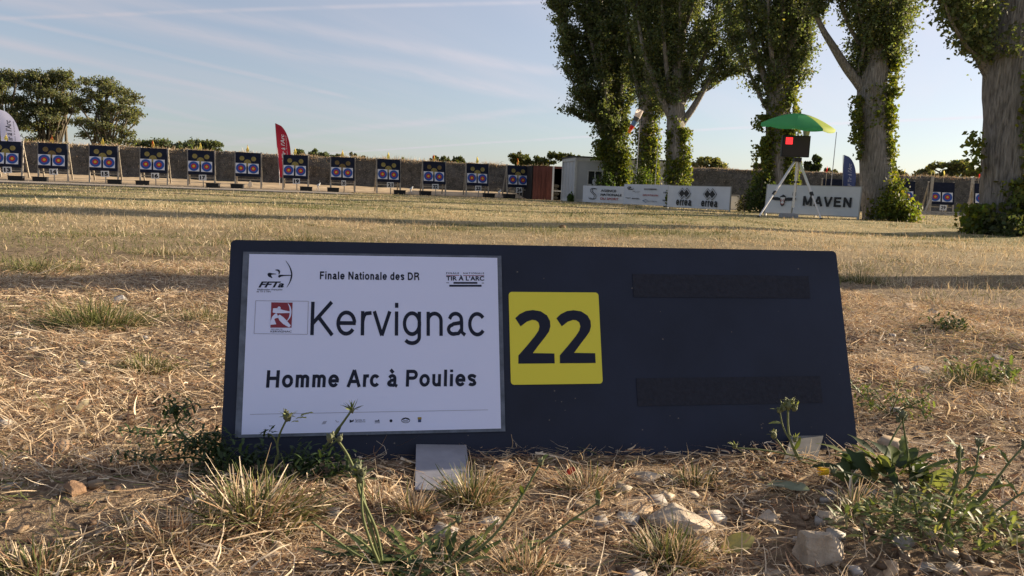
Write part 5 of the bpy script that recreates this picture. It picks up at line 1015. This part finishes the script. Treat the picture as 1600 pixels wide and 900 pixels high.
for k, (px, py, rx, ry, m_, lab) in enumerate(ST):
    b = ground(px, py + ry * .6); sc = b[1] / F * 1.02; r = rx * sc; hz = max(ry * sc * .95, .3 * r); mb = stone_mb(MB(), (0, 0, 0), 1, (r * 1.12, r * .85, hz * 1.15), 300 + k, rz_=random.uniform(-.5, .5)); o = mb.build('stone', M_ST[m_]); o.location = (b[0], b[1] + r * .5, b[2] + hz * .22); tag(o, lab, 'stone', GS)
def gravel(n, seed, tones=((.42, .35, .27), (.34, .26, .18), (.25, .17, .11), (.34, .31, .28)), size=.0022, floor=.08):
    rs = np.random.default_rng(seed); base = MB().box((0, 0, 0), (1.5, 1.5, 1.5)); B = np.array(base.v); V = []; q = []; C = []
    x, y = wedge(n * 3, .42, 3.2, R(50), rs, 1.3); pr = floor + .9 * stony(x, y) + .5 * np.exp(-((x - .75) / .4) ** 2 - ((y - .95) / .3) ** 2); k = rs.random(len(x)) < pr; x, y = x[k][:n], y[k][:n]
    tri = base.f
    for i in range(len(x)):
        s = rs.gamma(3, size) + size; W_ = B * (1 + rs.normal(0, .2, (len(B), 3))) * s * np.array([1.3, 1.0, .6]) * rs.uniform(.7, 1.2, 3); a = rs.uniform(0, 6.28); W_ = np.c_[W_[:, 0] * math.cos(a) - W_[:, 1] * math.sin(a), W_[:, 0] * math.sin(a) + W_[:, 1] * math.cos(a), W_[:, 2]]
        V.append(W_ + [x[i], y[i], gz(x[i], y[i]) + s * .3]); o = i * len(B); q += [[a_ + o for a_ in f] for f in tri]
        C.append(np.repeat([np.array(tones[rs.integers(4)]) * rs.uniform(.8, 1.15)], len(B), 0))
    o = quads_mesh('gravel', np.vstack(V), 0, attr_mat('gravel', .0), np.vstack(C), quads=np.array(q)); o['kind'] = 'stuff'
gravel(800, 401)
gravel(9000, 402, ((.12, .075, .045), (.20, .14, .085), (.09, .055, .035), (.26, .2, .14)), .0009, .9)
# ------------------------------------------------------------------ weeds, tufts and litter in the foreground
M_STEM = attr_mat('weed_stem', .12, (1.2, 1.2, .8)); M_WLEAF = attr_mat('weed_leaf', .32, (1.7, 1.6, .8), rough=.55)
class Weed:
    """collects stems, leaves and buds of one plant, in world coordinates round its base"""
    def __init__(s, base): s.o = np.array(base, float); s.S = MB(); s.V = []; s.q = []; s.c = []; s.Bs = []
    def stem(s, pts, r0, r1, n=7):
        r0, r1 = r0 * .62, r1 * .62
        s.S.tube(spline(np.array(pts) - s.o, n), np.linspace(r0, r1, (len(pts) - 1) * n + 1), 6); return s
    def leaf(s, p, d, up, L, w, rs, col, lobes=0, curl=.6, n=8, fold=.25):
        d = np.array(d, float); d /= np.linalg.norm(d); up = np.array(up, float); sd = np.cross(d, up); sd /= np.linalg.norm(sd) + 1e-9; u = np.cross(sd, d); p = np.array(p, float) - s.o; b = len(s.V)
        for i in range(n + 1):
            t = i / n; pr = math.sin(math.pi * min(1, t * .92 + .06)) ** .8 * (1 if not lobes else (.55 + .45 * abs(math.sin(t * math.pi * lobes)))); c = p + d * L * (t - .12 * curl * t * t) + u * L * (-.45 * curl * t * t + .12 * t)
            wv = .06 * w * math.sin(t * 9 + rs.uniform(0, 1))
            s.V += [c - sd * w * .5 * pr + u * (fold * w * .5 * pr + wv), c.copy(), c + sd * w * .5 * pr + u * (fold * w * .5 * pr - wv)]
        for i in range(n):
            for j in range(2): a = b + i * 3 + j; s.q.append((a, a + 1, a + 4, a + 3))
        k = np.array(col) * rs.uniform(.8, 1.25); s.c += [k * f for f in (1, 1.35, 1)] * (n + 1); return s
    def bud(s, p, r, seed=0, sq=(1, 1, 1.25)):
        q = np.array(p) - s.o; b = MB().ball(q, r * .62, 9, 7, sq=sq, noise=.12, seed=seed); g = np.random.default_rng(seed)
        for _ in range(9):                                       # pointed bracts round the head
            a = g.uniform(0, 6.28); d = np.array([math.cos(a) * .7, math.sin(a) * .7, g.uniform(.3, 1.1)]); b.tube([q + d * np.array([1, 1, -.2]) * r * .5, q + d * r * .75, q + d * r * g.uniform(.95, 1.25)], [r * .22, r * .18, r * .03], 4)
        s.Bs.append(b); return s
    def spikes(s, p, r, n, rs, col, L=.02):
        for _ in range(n):
            d = rs.normal(0, 1, 3); d[2] = abs(d[2]) * .8 + .1; s.leaf(p, d, (0, 0, 1) if abs(d[2]) < .9 else (1, 0, 0), L * rs.uniform(.6, 1.2), .0035, rs, col, n=3, curl=.2)
        return s
    def done(s, name, lab, cat='weed', stem_col=(.13, .15, .06), bud_col=(.15, .16, .09), group=None):
        r = empty(name, tuple(s.o), 0, lab, cat, group)
        def cb(mb, nm, col, mat_):
            if not mb.v: return
            o = mb.build(nm, mat_, r, True); at = o.data.color_attributes.new('Col', 'FLOAT_COLOR', 'POINT'); c4 = np.ones((len(mb.v), 4), np.float32); c4[:, :3] = col; at.data.foreach_set('color', c4.ravel())
        cb(s.S, 'stems', stem_col, M_STEM); [cb(b, 'bud', bud_col, M_STEM) for b in s.Bs]
        if s.V: quads_mesh('leaves', np.array(s.V), 0, M_WLEAF, np.array(s.c), r, True, np.array(s.q))
        return r
rs = np.random.default_rng(900)
DG, MG, LG, YG = (.030, .050, .020), (.07, .095, .03), (.13, .155, .06), (.20, .20, .06)
# tall-stemmed weed in front of the sheet
b = ground(600, 892); Y = b[1]; w = Weed(b)
w.stem([b, P(578, 820, Y), P(563, 760, Y + .02), P(545, 715, Y + .03), P(528, 688, Y + .03)], .0035, .0022); w.stem([b, P(588, 830, Y), P(562, 770, Y), P(558, 742, Y)], .003, .0022); w.stem([b, P(580, 850, Y - .01), P(566, 800, Y - .01), P(567, 745, Y)], .003, .002)
w.stem([P(528, 688, Y + .03), P(521, 684, Y + .03)], .0022, .002); w.stem([b + [0, 0, .01], P(560, 868, Y), P(520, 840, Y), P(487, 815, Y)], .003, .002); w.stem([b + [0, 0, .01], P(575, 855, Y), P(550, 835, Y)], .003, .0015)
for q, r_ in (((516, 685), .007), ((531, 686), .0045), ((558, 733), .008), ((567, 738), .006), ((554, 741), .005), ((564, 748), .006)): w.bud(P(*q, Y + (.03 if q[1] < 700 else 0)), r_, int(q[0]))
for k in range(6): w.leaf(P(558 + k * 2, 742 + 2 * k, Y), (rs.normal(0, 1), rs.normal(0, .4), .5), (0, 0, 1), .022, .005, rs, MG, n=4)
for k in range(16): a = rs.uniform(0, 6.28); w.leaf(b + [math.cos(a) * .01, math.sin(a) * .01, .006], (math.cos(a), math.sin(a) * .8, rs.uniform(.1, .6)), (0, 0, 1), rs.uniform(.04, .085), .008, rs, (MG, DG, DG)[k % 3], lobes=4)
w.done('stalked_weed', 'weed with long pale stalks and round buds in front of the white sheet', group='weeds round the board')
# rosette with stalks sweeping right
b = ground(690, 893); Y = b[1]; w = Weed(b)
for st in (((690, 893), (760, 885), (830, 858), (890, 815), (935, 785)), ((700, 893), (770, 838), (815, 775), (845, 722)), ((660, 893), (640, 872), (660, 850), (690, 830), (716, 812)), ((640, 893), (640, 890), (690, 880), (745, 850), (750, 842)), ((700, 892), (780, 890), (850, 890), (905, 893))):
    pts = [P(x, y, Y + .012 * i) for i, (x, y) in enumerate(st)]; w.stem(pts, .0032, .0020); w.bud(pts[-1], .0055, int(st[-1][0]))
    for q in pts[2:]: w.leaf(q, (rs.normal(0, 1), rs.normal(0, 1), .8), (0, 0, 1), .018, .006, rs, MG, n=4)
for k in range(42): a = rs.uniform(0, 6.28); rr = rs.uniform(0, .09); p = b + [math.cos(a) * rr * 1.3, abs(math.sin(a)) * rr * .6, .008]; w.leaf(p, (math.cos(a), math.sin(a) * .7, rs.uniform(.05, .7)), (0, 0, 1), rs.uniform(.035, .075), rs.uniform(.006, .012), rs, (DG, DG, MG, LG)[k % 4], lobes=4)
w.done('rosette_weed', 'dark leafy rosette at the bottom edge with bare stalks sweeping up to the right', group='weeds round the board')
# two stalks rising before the sheet's lower edge, out of the dark foliage
b = ground(425, 742); Y = b[1]; w = Weed(b)
w.stem([b, P(434, 712, Y), P(433, 695, Y), P(438, 676, Y), P(449, 653, Y)], .003, .0022); w.stem([P(433, 695, Y), P(427, 683, Y), P(418, 677, Y)], .0022, .0016); w.bud(P(449, 652, Y), .0095, 3, (1, 1, 1.1)); w.bud(P(447, 646, Y), .006, 5)
w.spikes(P(450, 652, Y), .01, 14, rs, LG, .016)
for q in ((462, 655), (470, 650), (476, 648), (468, 654), (455, 660)): w.leaf(P(*q, Y), (1, rs.normal(0, .3), .4), (0, 0, 1), .014, .008, rs, LG, lobes=2, n=5)
for k in range(14): w.leaf(P(419 + rs.normal(0, 4), 676 + rs.normal(0, 4), Y), (rs.normal(0, 1), rs.normal(0, 1), rs.normal(.3, .5)), (0, 0.2, 1), .013, .006, rs, DG, lobes=2, n=4)
w.done('budded_stalk', 'curled green stalk with a pale bristly bud before the lower left of the white sheet', group='weeds round the board')
b = ground(478, 732); Y = b[1]; w = Weed(b)
w.stem([b, P(498, 712, Y), P(520, 682, Y), P(536, 660, Y), P(548, 643, Y)], .004, .0026); w.stem([P(500, 709, Y), P(520, 693, Y), P(536, 680, Y)], .003, .0015); w.bud(P(550, 641, Y), .006, 8); w.spikes(P(550, 641, Y), .01, 18, rs, MG, .02); w.leaf(P(533, 664, Y), (-.6, .2, -1), (0, 1, .2), .026, .006, rs, DG)
w.done('thistle_stalk', 'slanting dark stalk with a spiky head before the middle of the white sheet', group='weeds round the board')
# dark feathery foliage under and left of the board
def feathery(b0, ends, lab, seed, col=DG, n_leaf=26, L=.014, name='feathery_weed', r=.003):
    rs = np.random.default_rng(seed); w = Weed(b0)
    for st in ends:
        w.stem(st, r, .0012)
        sp = spline(st, 8)
        for k in range(n_leaf):
            t = rs.uniform(.2, 1) ** .7; i = int(t * (len(sp) - 1)); c = sp[i]; d = rs.normal(0, 1, 3); d[2] = d[2] * .5 + .25
            fr = c + d / np.linalg.norm(d) * L * rs.uniform(.4, 1.9); w.leaf(fr, rs.normal(0, 1, 3) * [1, 1, .6], (0, .1, 1), L * rs.uniform(.7, 1.3), L * .42, rs, np.array(col) * rs.uniform(.7, 1.5), lobes=2, n=4)
    return w.done(name, lab, stem_col=(.075, .105, .035), group='weeds round the board')
b = ground(345, 725); Y = b[1]
feathery(b, [[b, P(330, 700, Y), P(300, 690, Y + .03), P(250, 693, Y + .05), P(215, 700, Y + .06)], [b, P(320, 705, Y), P(290, 683, Y + .02), P(275, 660, Y + .03), P(285, 640, Y + .03), P(300, 634, Y + .03)], [P(290, 683, Y + .02), P(268, 676, Y + .04), P(225, 678, Y + .05), P(185, 672, Y + .08)], [b, P(300, 715, Y - .02), P(245, 718, Y - .02), P(200, 705, Y)], [P(275, 655, Y + .03), P(268, 640, Y + .03), P(264, 626, Y + .03)]],
         'dark feathery weed sprawling out of the left lower corner of the board', 911, n_leaf=60)
feathery(b, [[b, P(340, 712, Y - .02), P(330, 690, Y - .02), P(310, 682, Y - .01)], [b, P(345, 705, Y - .03), P(335, 685, Y - .03)], [b, P(325, 718, Y - .03), P(300, 705, Y - .03), P(296, 695, Y)]], 'dense dark green leaf clump right at the left lower corner of the board', 912, n_leaf=90, name='leafy_clump')
b = ground(440, 748); Y = b[1]
feathery(b, [[b, P(400, 742, Y), P(360, 725, Y), P(340, 716, Y)], [b, P(420, 730, Y + .01), P(400, 715, Y + .02), P(385, 708, Y + .02)], [b, P(470, 735, Y), P(500, 722, Y + .01), P(520, 712, Y + .02)], [b, P(460, 725, Y + .02), P(475, 708, Y + .03)], [b, P(490, 748, Y), P(530, 738, Y), P(548, 722, Y)], [b, P(390, 752, Y - .01), P(350, 745, Y), P(300, 735, Y)]],
         'low mat of dark green leaves in the shade along the board under the white sheet', 913, n_leaf=95, name='leaf_mat', L=.016)
# broad-leaved weed at the lower right corner of the board
b = ground(1405, 765); Y = b[1]; w = Weed(b)
for k, (x, y, tx, ty, L, wd, c) in enumerate(((1330, 742, 1295, 706, .055, .026, DG), (1345, 752, 1298, 738, .055, .022, MG), (1322, 738, 1330, 696, .05, .022, DG), (1395, 730, 1400, 672, .075, .032, MG), (1360, 745, 1330, 705, .07, .03, DG), (1340, 735, 1310, 698, .06, .03, DG), (1380, 740, 1375, 700, .065, .022, MG), (1405, 740, 1425, 715, .06, .025, MG), (1420, 750, 1460, 715, .07, .03, DG), (1440, 765, 1490, 735, .07, .034, LG), (1455, 775, 1500, 760, .06, .035, MG), (1350, 755, 1315, 740, .06, .024, DG), (1375, 755, 1345, 725, .06, .02, LG), (1400, 760, 1385, 715, .065, .02, DG), (1430, 765, 1450, 740, .06, .022, MG), (1370, 765, 1330, 760, .06, .024, DG), (1410, 770, 1400, 740, .05, .026, DG), (1390, 770, 1350, 775, .05, .02, MG), (1460, 790, 1510, 790, .055, .03, MG), (1445, 775, 1432, 735, .07, .03, MG), (1385, 745, 1362, 712, .06, .016, LG))):
    p, q = P(x, y, Y + rs.normal(0, .02)), P(tx, ty, Y + rs.normal(0, .04)); d = q - p; w.leaf(p, d, (rs.normal(0, .3), -.9, .6), L * .85, wd * .85, rs, c, lobes=(0, 2.5, 4)[k % 3], curl=.6, n=12)
for k in range(36): a = rs.uniform(0, 6.28); rr = rs.uniform(0, .07); w.leaf(b + [math.cos(a) * rr * 1.3, math.sin(a) * rr * .7 + .02, .01 + rs.random() * .02], (math.cos(a), math.sin(a) * .7, rs.uniform(.0, 1.1)), (0, 0, 1), rs.uniform(.035, .07), rs.uniform(.012, .026), rs, (DG, MG, DG, LG)[k % 4], lobes=(0, 3)[k % 2])
w.stem([P(1425, 772, Y), P(1420, 720, Y), P(1412, 668, Y), P(1410, 650, Y)], .003, .0022); w.stem([P(1375, 735, Y), P(1392, 690, Y + .02), P(1412, 655, Y + .04)], .003, .002); w.bud(P(1410, 648, Y), .008, 3); w.bud(P(1413, 653, Y + .04), .007, 4); w.bud(P(1404, 656, Y), .006, 5)
w.done('broad_leaved_weed', 'broad-leaved dark green weed at the lower right corner of the board', group='weeds round the board')
# flower stalk crossing the right steel plate, lying along the board
b = ground(1300, 733); Y = b[1]; w = Weed(b)
w.stem([b, P(1255, 722, Y), P(1240, 702, Y), P(1232, 672, Y), P(1231, 634, Y)], .0035, .0025); w.stem([P(1247, 712, Y), P(1236, 690, Y), P(1224, 668, Y), P(1218, 641, Y)], .003, .002); w.stem([b, P(1240, 712, Y), P(1190, 703, Y), P(1150, 700, Y)], .003, .002); w.stem([P(1228, 708, Y), P(1222, 698, Y), P(1213, 686, Y)], .0025, .002)
for q, r_ in (((1232, 633), .011), ((1241, 637), .008), ((1224, 637), .008), ((1218, 641), .007), ((1209, 680), .008), ((1242, 687), .006), ((1148, 697), .006), ((1233, 628), .006)): w.bud(P(*q, Y), r_, int(q[0]), (1, 1, 1.2)); w.spikes(P(*q, Y), r_, 7, rs, LG, .014)
w.leaf(P(1222, 661, Y), (-1, -.2, .1), (0, -.5, 1), .025, .006, rs, LG); w.leaf(P(1240, 705, Y), (.3, -.3, 1), (0, -1, .2), .03, .007, rs, MG)
w.done('flower_stalk', 'pale green flower stalk with a cluster of buds rising before the right steel plate', stem_col=(.19, .21, .09), bud_col=(.19, .20, .10), group='weeds round the board')
b = ground(1400, 772); Y = b[1] - .02; w = Weed(b); w.stem([b, P(1370, 752, Y), P(1330, 740, Y), P(1305, 737, Y)], .003, .0025); w.bud(P(1302, 737, Y), .007, 4); r = w.done('yellow_flower', 'half closed yellow flower on a low stalk pointing left under the broad-leaved weed', group='weeds round the board')
mb = MB()
for k in range(8): a = k * .785; mb.tube([np.array([-.006, math.cos(a) * .003, math.sin(a) * .003]) + P(1300, 737, Y) - b, np.array([-.020, math.cos(a) * .006, math.sin(a) * .006]) + P(1300, 737, Y) - b], [.0022, .0009], 5)
mb.build('petals', mat('yellow_petal', (.72, .50, .03), .6, .2, trans=.3), r)
# bushy weed with stalks at the lower right
b = ground(1462, 850); Y = b[1]; w = Weed(b)
for st in (((1450, 845), (1490, 770), (1500, 700), (1496, 705), (1500, 705)), ((1465, 850), (1490, 790), (1520, 745), (1528, 712), (1530, 692)), ((1470, 850), (1510, 800), (1545, 765), (1560, 757)), ((1470, 850), (1530, 785), (1575, 725), (1602, 695)), ((1480, 850), (1540, 810), (1590, 775), (1610, 765)), ((1440, 840), (1430, 790), (1426, 765)), ((1460, 850), (1470, 800), (1498, 740), (1500, 710)), ((1480, 855), (1530, 830), (1580, 822)), ((1430, 850), (1400, 820), (1405, 765))):
    pts = [P(x, y, Y + .01 * i) for i, (x, y) in enumerate(st)]; w.stem(pts, .003, .0018); w.bud(pts[-1], .0075, int(st[-1][0]), (1, 1, 1.3))
    for q in pts[1:-1]: w.leaf(q, (rs.normal(0, 1), rs.normal(0, .5), .7), (0, -.4, 1), .03, .007, rs, MG, lobes=3, n=6)
for k in range(520):
    a = rs.uniform(0, 6.28); rr = rs.random() ** .6; p = b + [math.cos(a) * rr * .135, math.sin(a) * rr * .075, .004 + .065 * (1 - rr) * rs.random() + .01]; w.leaf(p, (rs.normal(0, 1) + math.cos(a), rs.normal(0, .8), rs.uniform(-.1, 1.2)), (0, -.2, 1), rs.uniform(.010, .026), rs.uniform(.0035, .0075), rs, (MG, LG, LG, MG, YG, (.17, .16, .09))[k % 6], lobes=(0, 2, 3)[k % 3], n=5)
w.done('bushy_weed', 'bushy weed with many thin budded stalks in the lower right corner', group='weeds round the board')
# sprawling weeds beyond the right edge of the board
for k, (px, py, sp, lab) in enumerate(((1390, 650, 60, 'low grey green weed spreading on the straw right of the board'), (1480, 520, 26, 'small dark sprig standing on the bare patch at the right'), (1530, 600, 40, 'low green tuft of leaves at the right, level with the lower tape strip'))):
    b = ground(px, py); Y = b[1]; s = sp * Y / F; ends = [[b, b + [math.cos(a) * s * .6, math.sin(a) * s * .5, s * .35], b + [math.cos(a) * s * 1.1, math.sin(a) * s, s * (.3 + .5 * (j % 2))]] for j, a in enumerate(np.linspace(.2, 6.1, 8))]
    feathery(b, ends, lab, 930 + k, (MG, DG, MG)[k], 26, .016 + .006 * k, name='low_weed', r=.0024)
# grass tufts
def tuft(px, py, wpx, hpx, n, green, lab, seed, wid=.0019, dense=1.):
    rs = np.random.default_rng(seed); b = ground(px, py); sc = b[1] / F; s = wpx * sc / 2; a = rs.uniform(0, 6.28, n); rr = rs.random(n) ** .6; x, y = b[0] + np.cos(a) * rr * s, b[1] + np.sin(a) * rr * s * .6
    h = hpx * sc * 1.25 * (1.15 - .6 * rr) * rs.uniform(.5, 1.15, n); lean = (rr * .9 + rs.normal(0, .25, n)); head = a + rs.normal(0, .7, n); p0 = np.clip(1.45 - lean * .8, .25, 1.5)
    V, q, c = blades(x, y, gz(x, y) - .002, head, h / np.sin(np.clip(p0, .5, 1.5)), wid * rs.uniform(.7, 1.6, n), p0, rs.normal(-.55, .45, n), rs.normal(0, .4, n), grass_mix(x, y, rs, np.full(n, green)), rs, 5)
    o = quads_mesh('grass_tuft', V - b.astype(np.float32), 0, M_STRAW, c, quads=q); o.location = tuple(b); tag(o, lab, 'grass tuft', 'grass tufts standing out of the straw'); return o
for k, t in enumerate(((150, 512, 150, 40, 1100, .78, 'wide green grass tuft on the left, level with the emblem on the sheet'), (225, 578, 84, 26, 600, .75, 'smaller green grass tuft left of the board below the wide one'), (395, 812, 180, 74, 480, .45, 'tall dry grass tuft in front of the left end of the white sheet', .0026), (738, 780, 80, 56, 360, .55, 'green grass tuft partly over the steel plate with the hole'), (645, 800, 60, 45, 200, .3, 'thin dry tuft between the stalked weed and the steel plate'), (1045, 868, 110, 52, 420, .5, 'mixed green and dry tuft low down right of the picture centre'), (820, 895, 120, 60, 240, .2, 'straw tuft at the bottom edge below the yellow number'), (60, 890, 190, 40, 420, .35, 'low green and straw tuft in the lower left corner'), (265, 850, 190, 52, 300, .08, 'dry bent straw tuft in sunlight at lower left', .0022), (1515, 608, 110, 30, 620, .7, 'green grass tuft far right, above the bushy weed'), (320, 505, 70, 22, 320, .6, 'thin green tuft against the left edge of the board'), (1345, 440, 70, 22, 420, .8, 'dark green tuft in the tree shadow right of the board'), (60, 425, 120, 22, 700, .8, 'dark green grass patch in the tree shadow at far left'), (470, 372, 80, 12, 500, .7, 'green grass patch on the field just above the top left of the board'), (250, 400, 110, 12, 600, .6, 'low green patch on the field left of the board'), (1150, 375, 80, 10, 400, .5, 'low tuft above the top right part of the board'), (590, 788, 80, 40, 160, .15, 'few dry blades beside the stalked weed'), (1335, 800, 60, 40, 150, .4, 'few grass blades behind the largest stone'), (920, 760, 90, 40, 220, .3, 'short dry tuft close under the board below the number'), (1090, 745, 80, 30, 220, .45, 'short green flecked tuft under the board left of the right steel plate'))):
    tuft(*t[:7], 950 + k, *(t[7:] or (.0019,)))
# fallen leaves and litter
def fallen(px, py, L, wd, head, col, lab, seed, name='fallen_leaf', tilt=.25):
    rs = np.random.default_rng(seed); b = ground(px, py) + [0, 0, .014]; w = Weed(b); w.leaf(b - np.array([math.cos(head), math.sin(head), tilt]) * L * .5, (math.cos(head), math.sin(head), tilt), (0.2, -.6, 1), L, wd, rs, col, curl=.3, n=10, fold=.15)
    o = quads_mesh(name, np.array(w.V), 0, M_WLEAF, np.array(w.c), None, True, np.array(w.q)); o.location = tuple(b); tag(o, lab, 'leaf', 'fallen leaves on the ground')
fallen(1232, 770, .080, .030, -1.0, (.21, .24, .17), 'grey green fallen leaf dappled with sun, left of the broad-leaved weed', 990); fallen(1155, 853, .050, .026, .3, (.25, .235, .09), 'yellowed fallen leaf in the gravel beside the smooth pale stone', 991); fallen(132, 642, .03, .016, .9, (.62, .55, .36), 'small cream leaf on the straw at the left', 992, tilt=.7)
fallen(893, 743, .020, .011, .5, (.26, .03, .02), 'small bright red scrap of leaf under the board below the number', 993, tilt=.5); fallen(92, 650, .035, .018, .2, (.45, .34, .2), 'small tan leaf on the straw left of the cream one', 994)
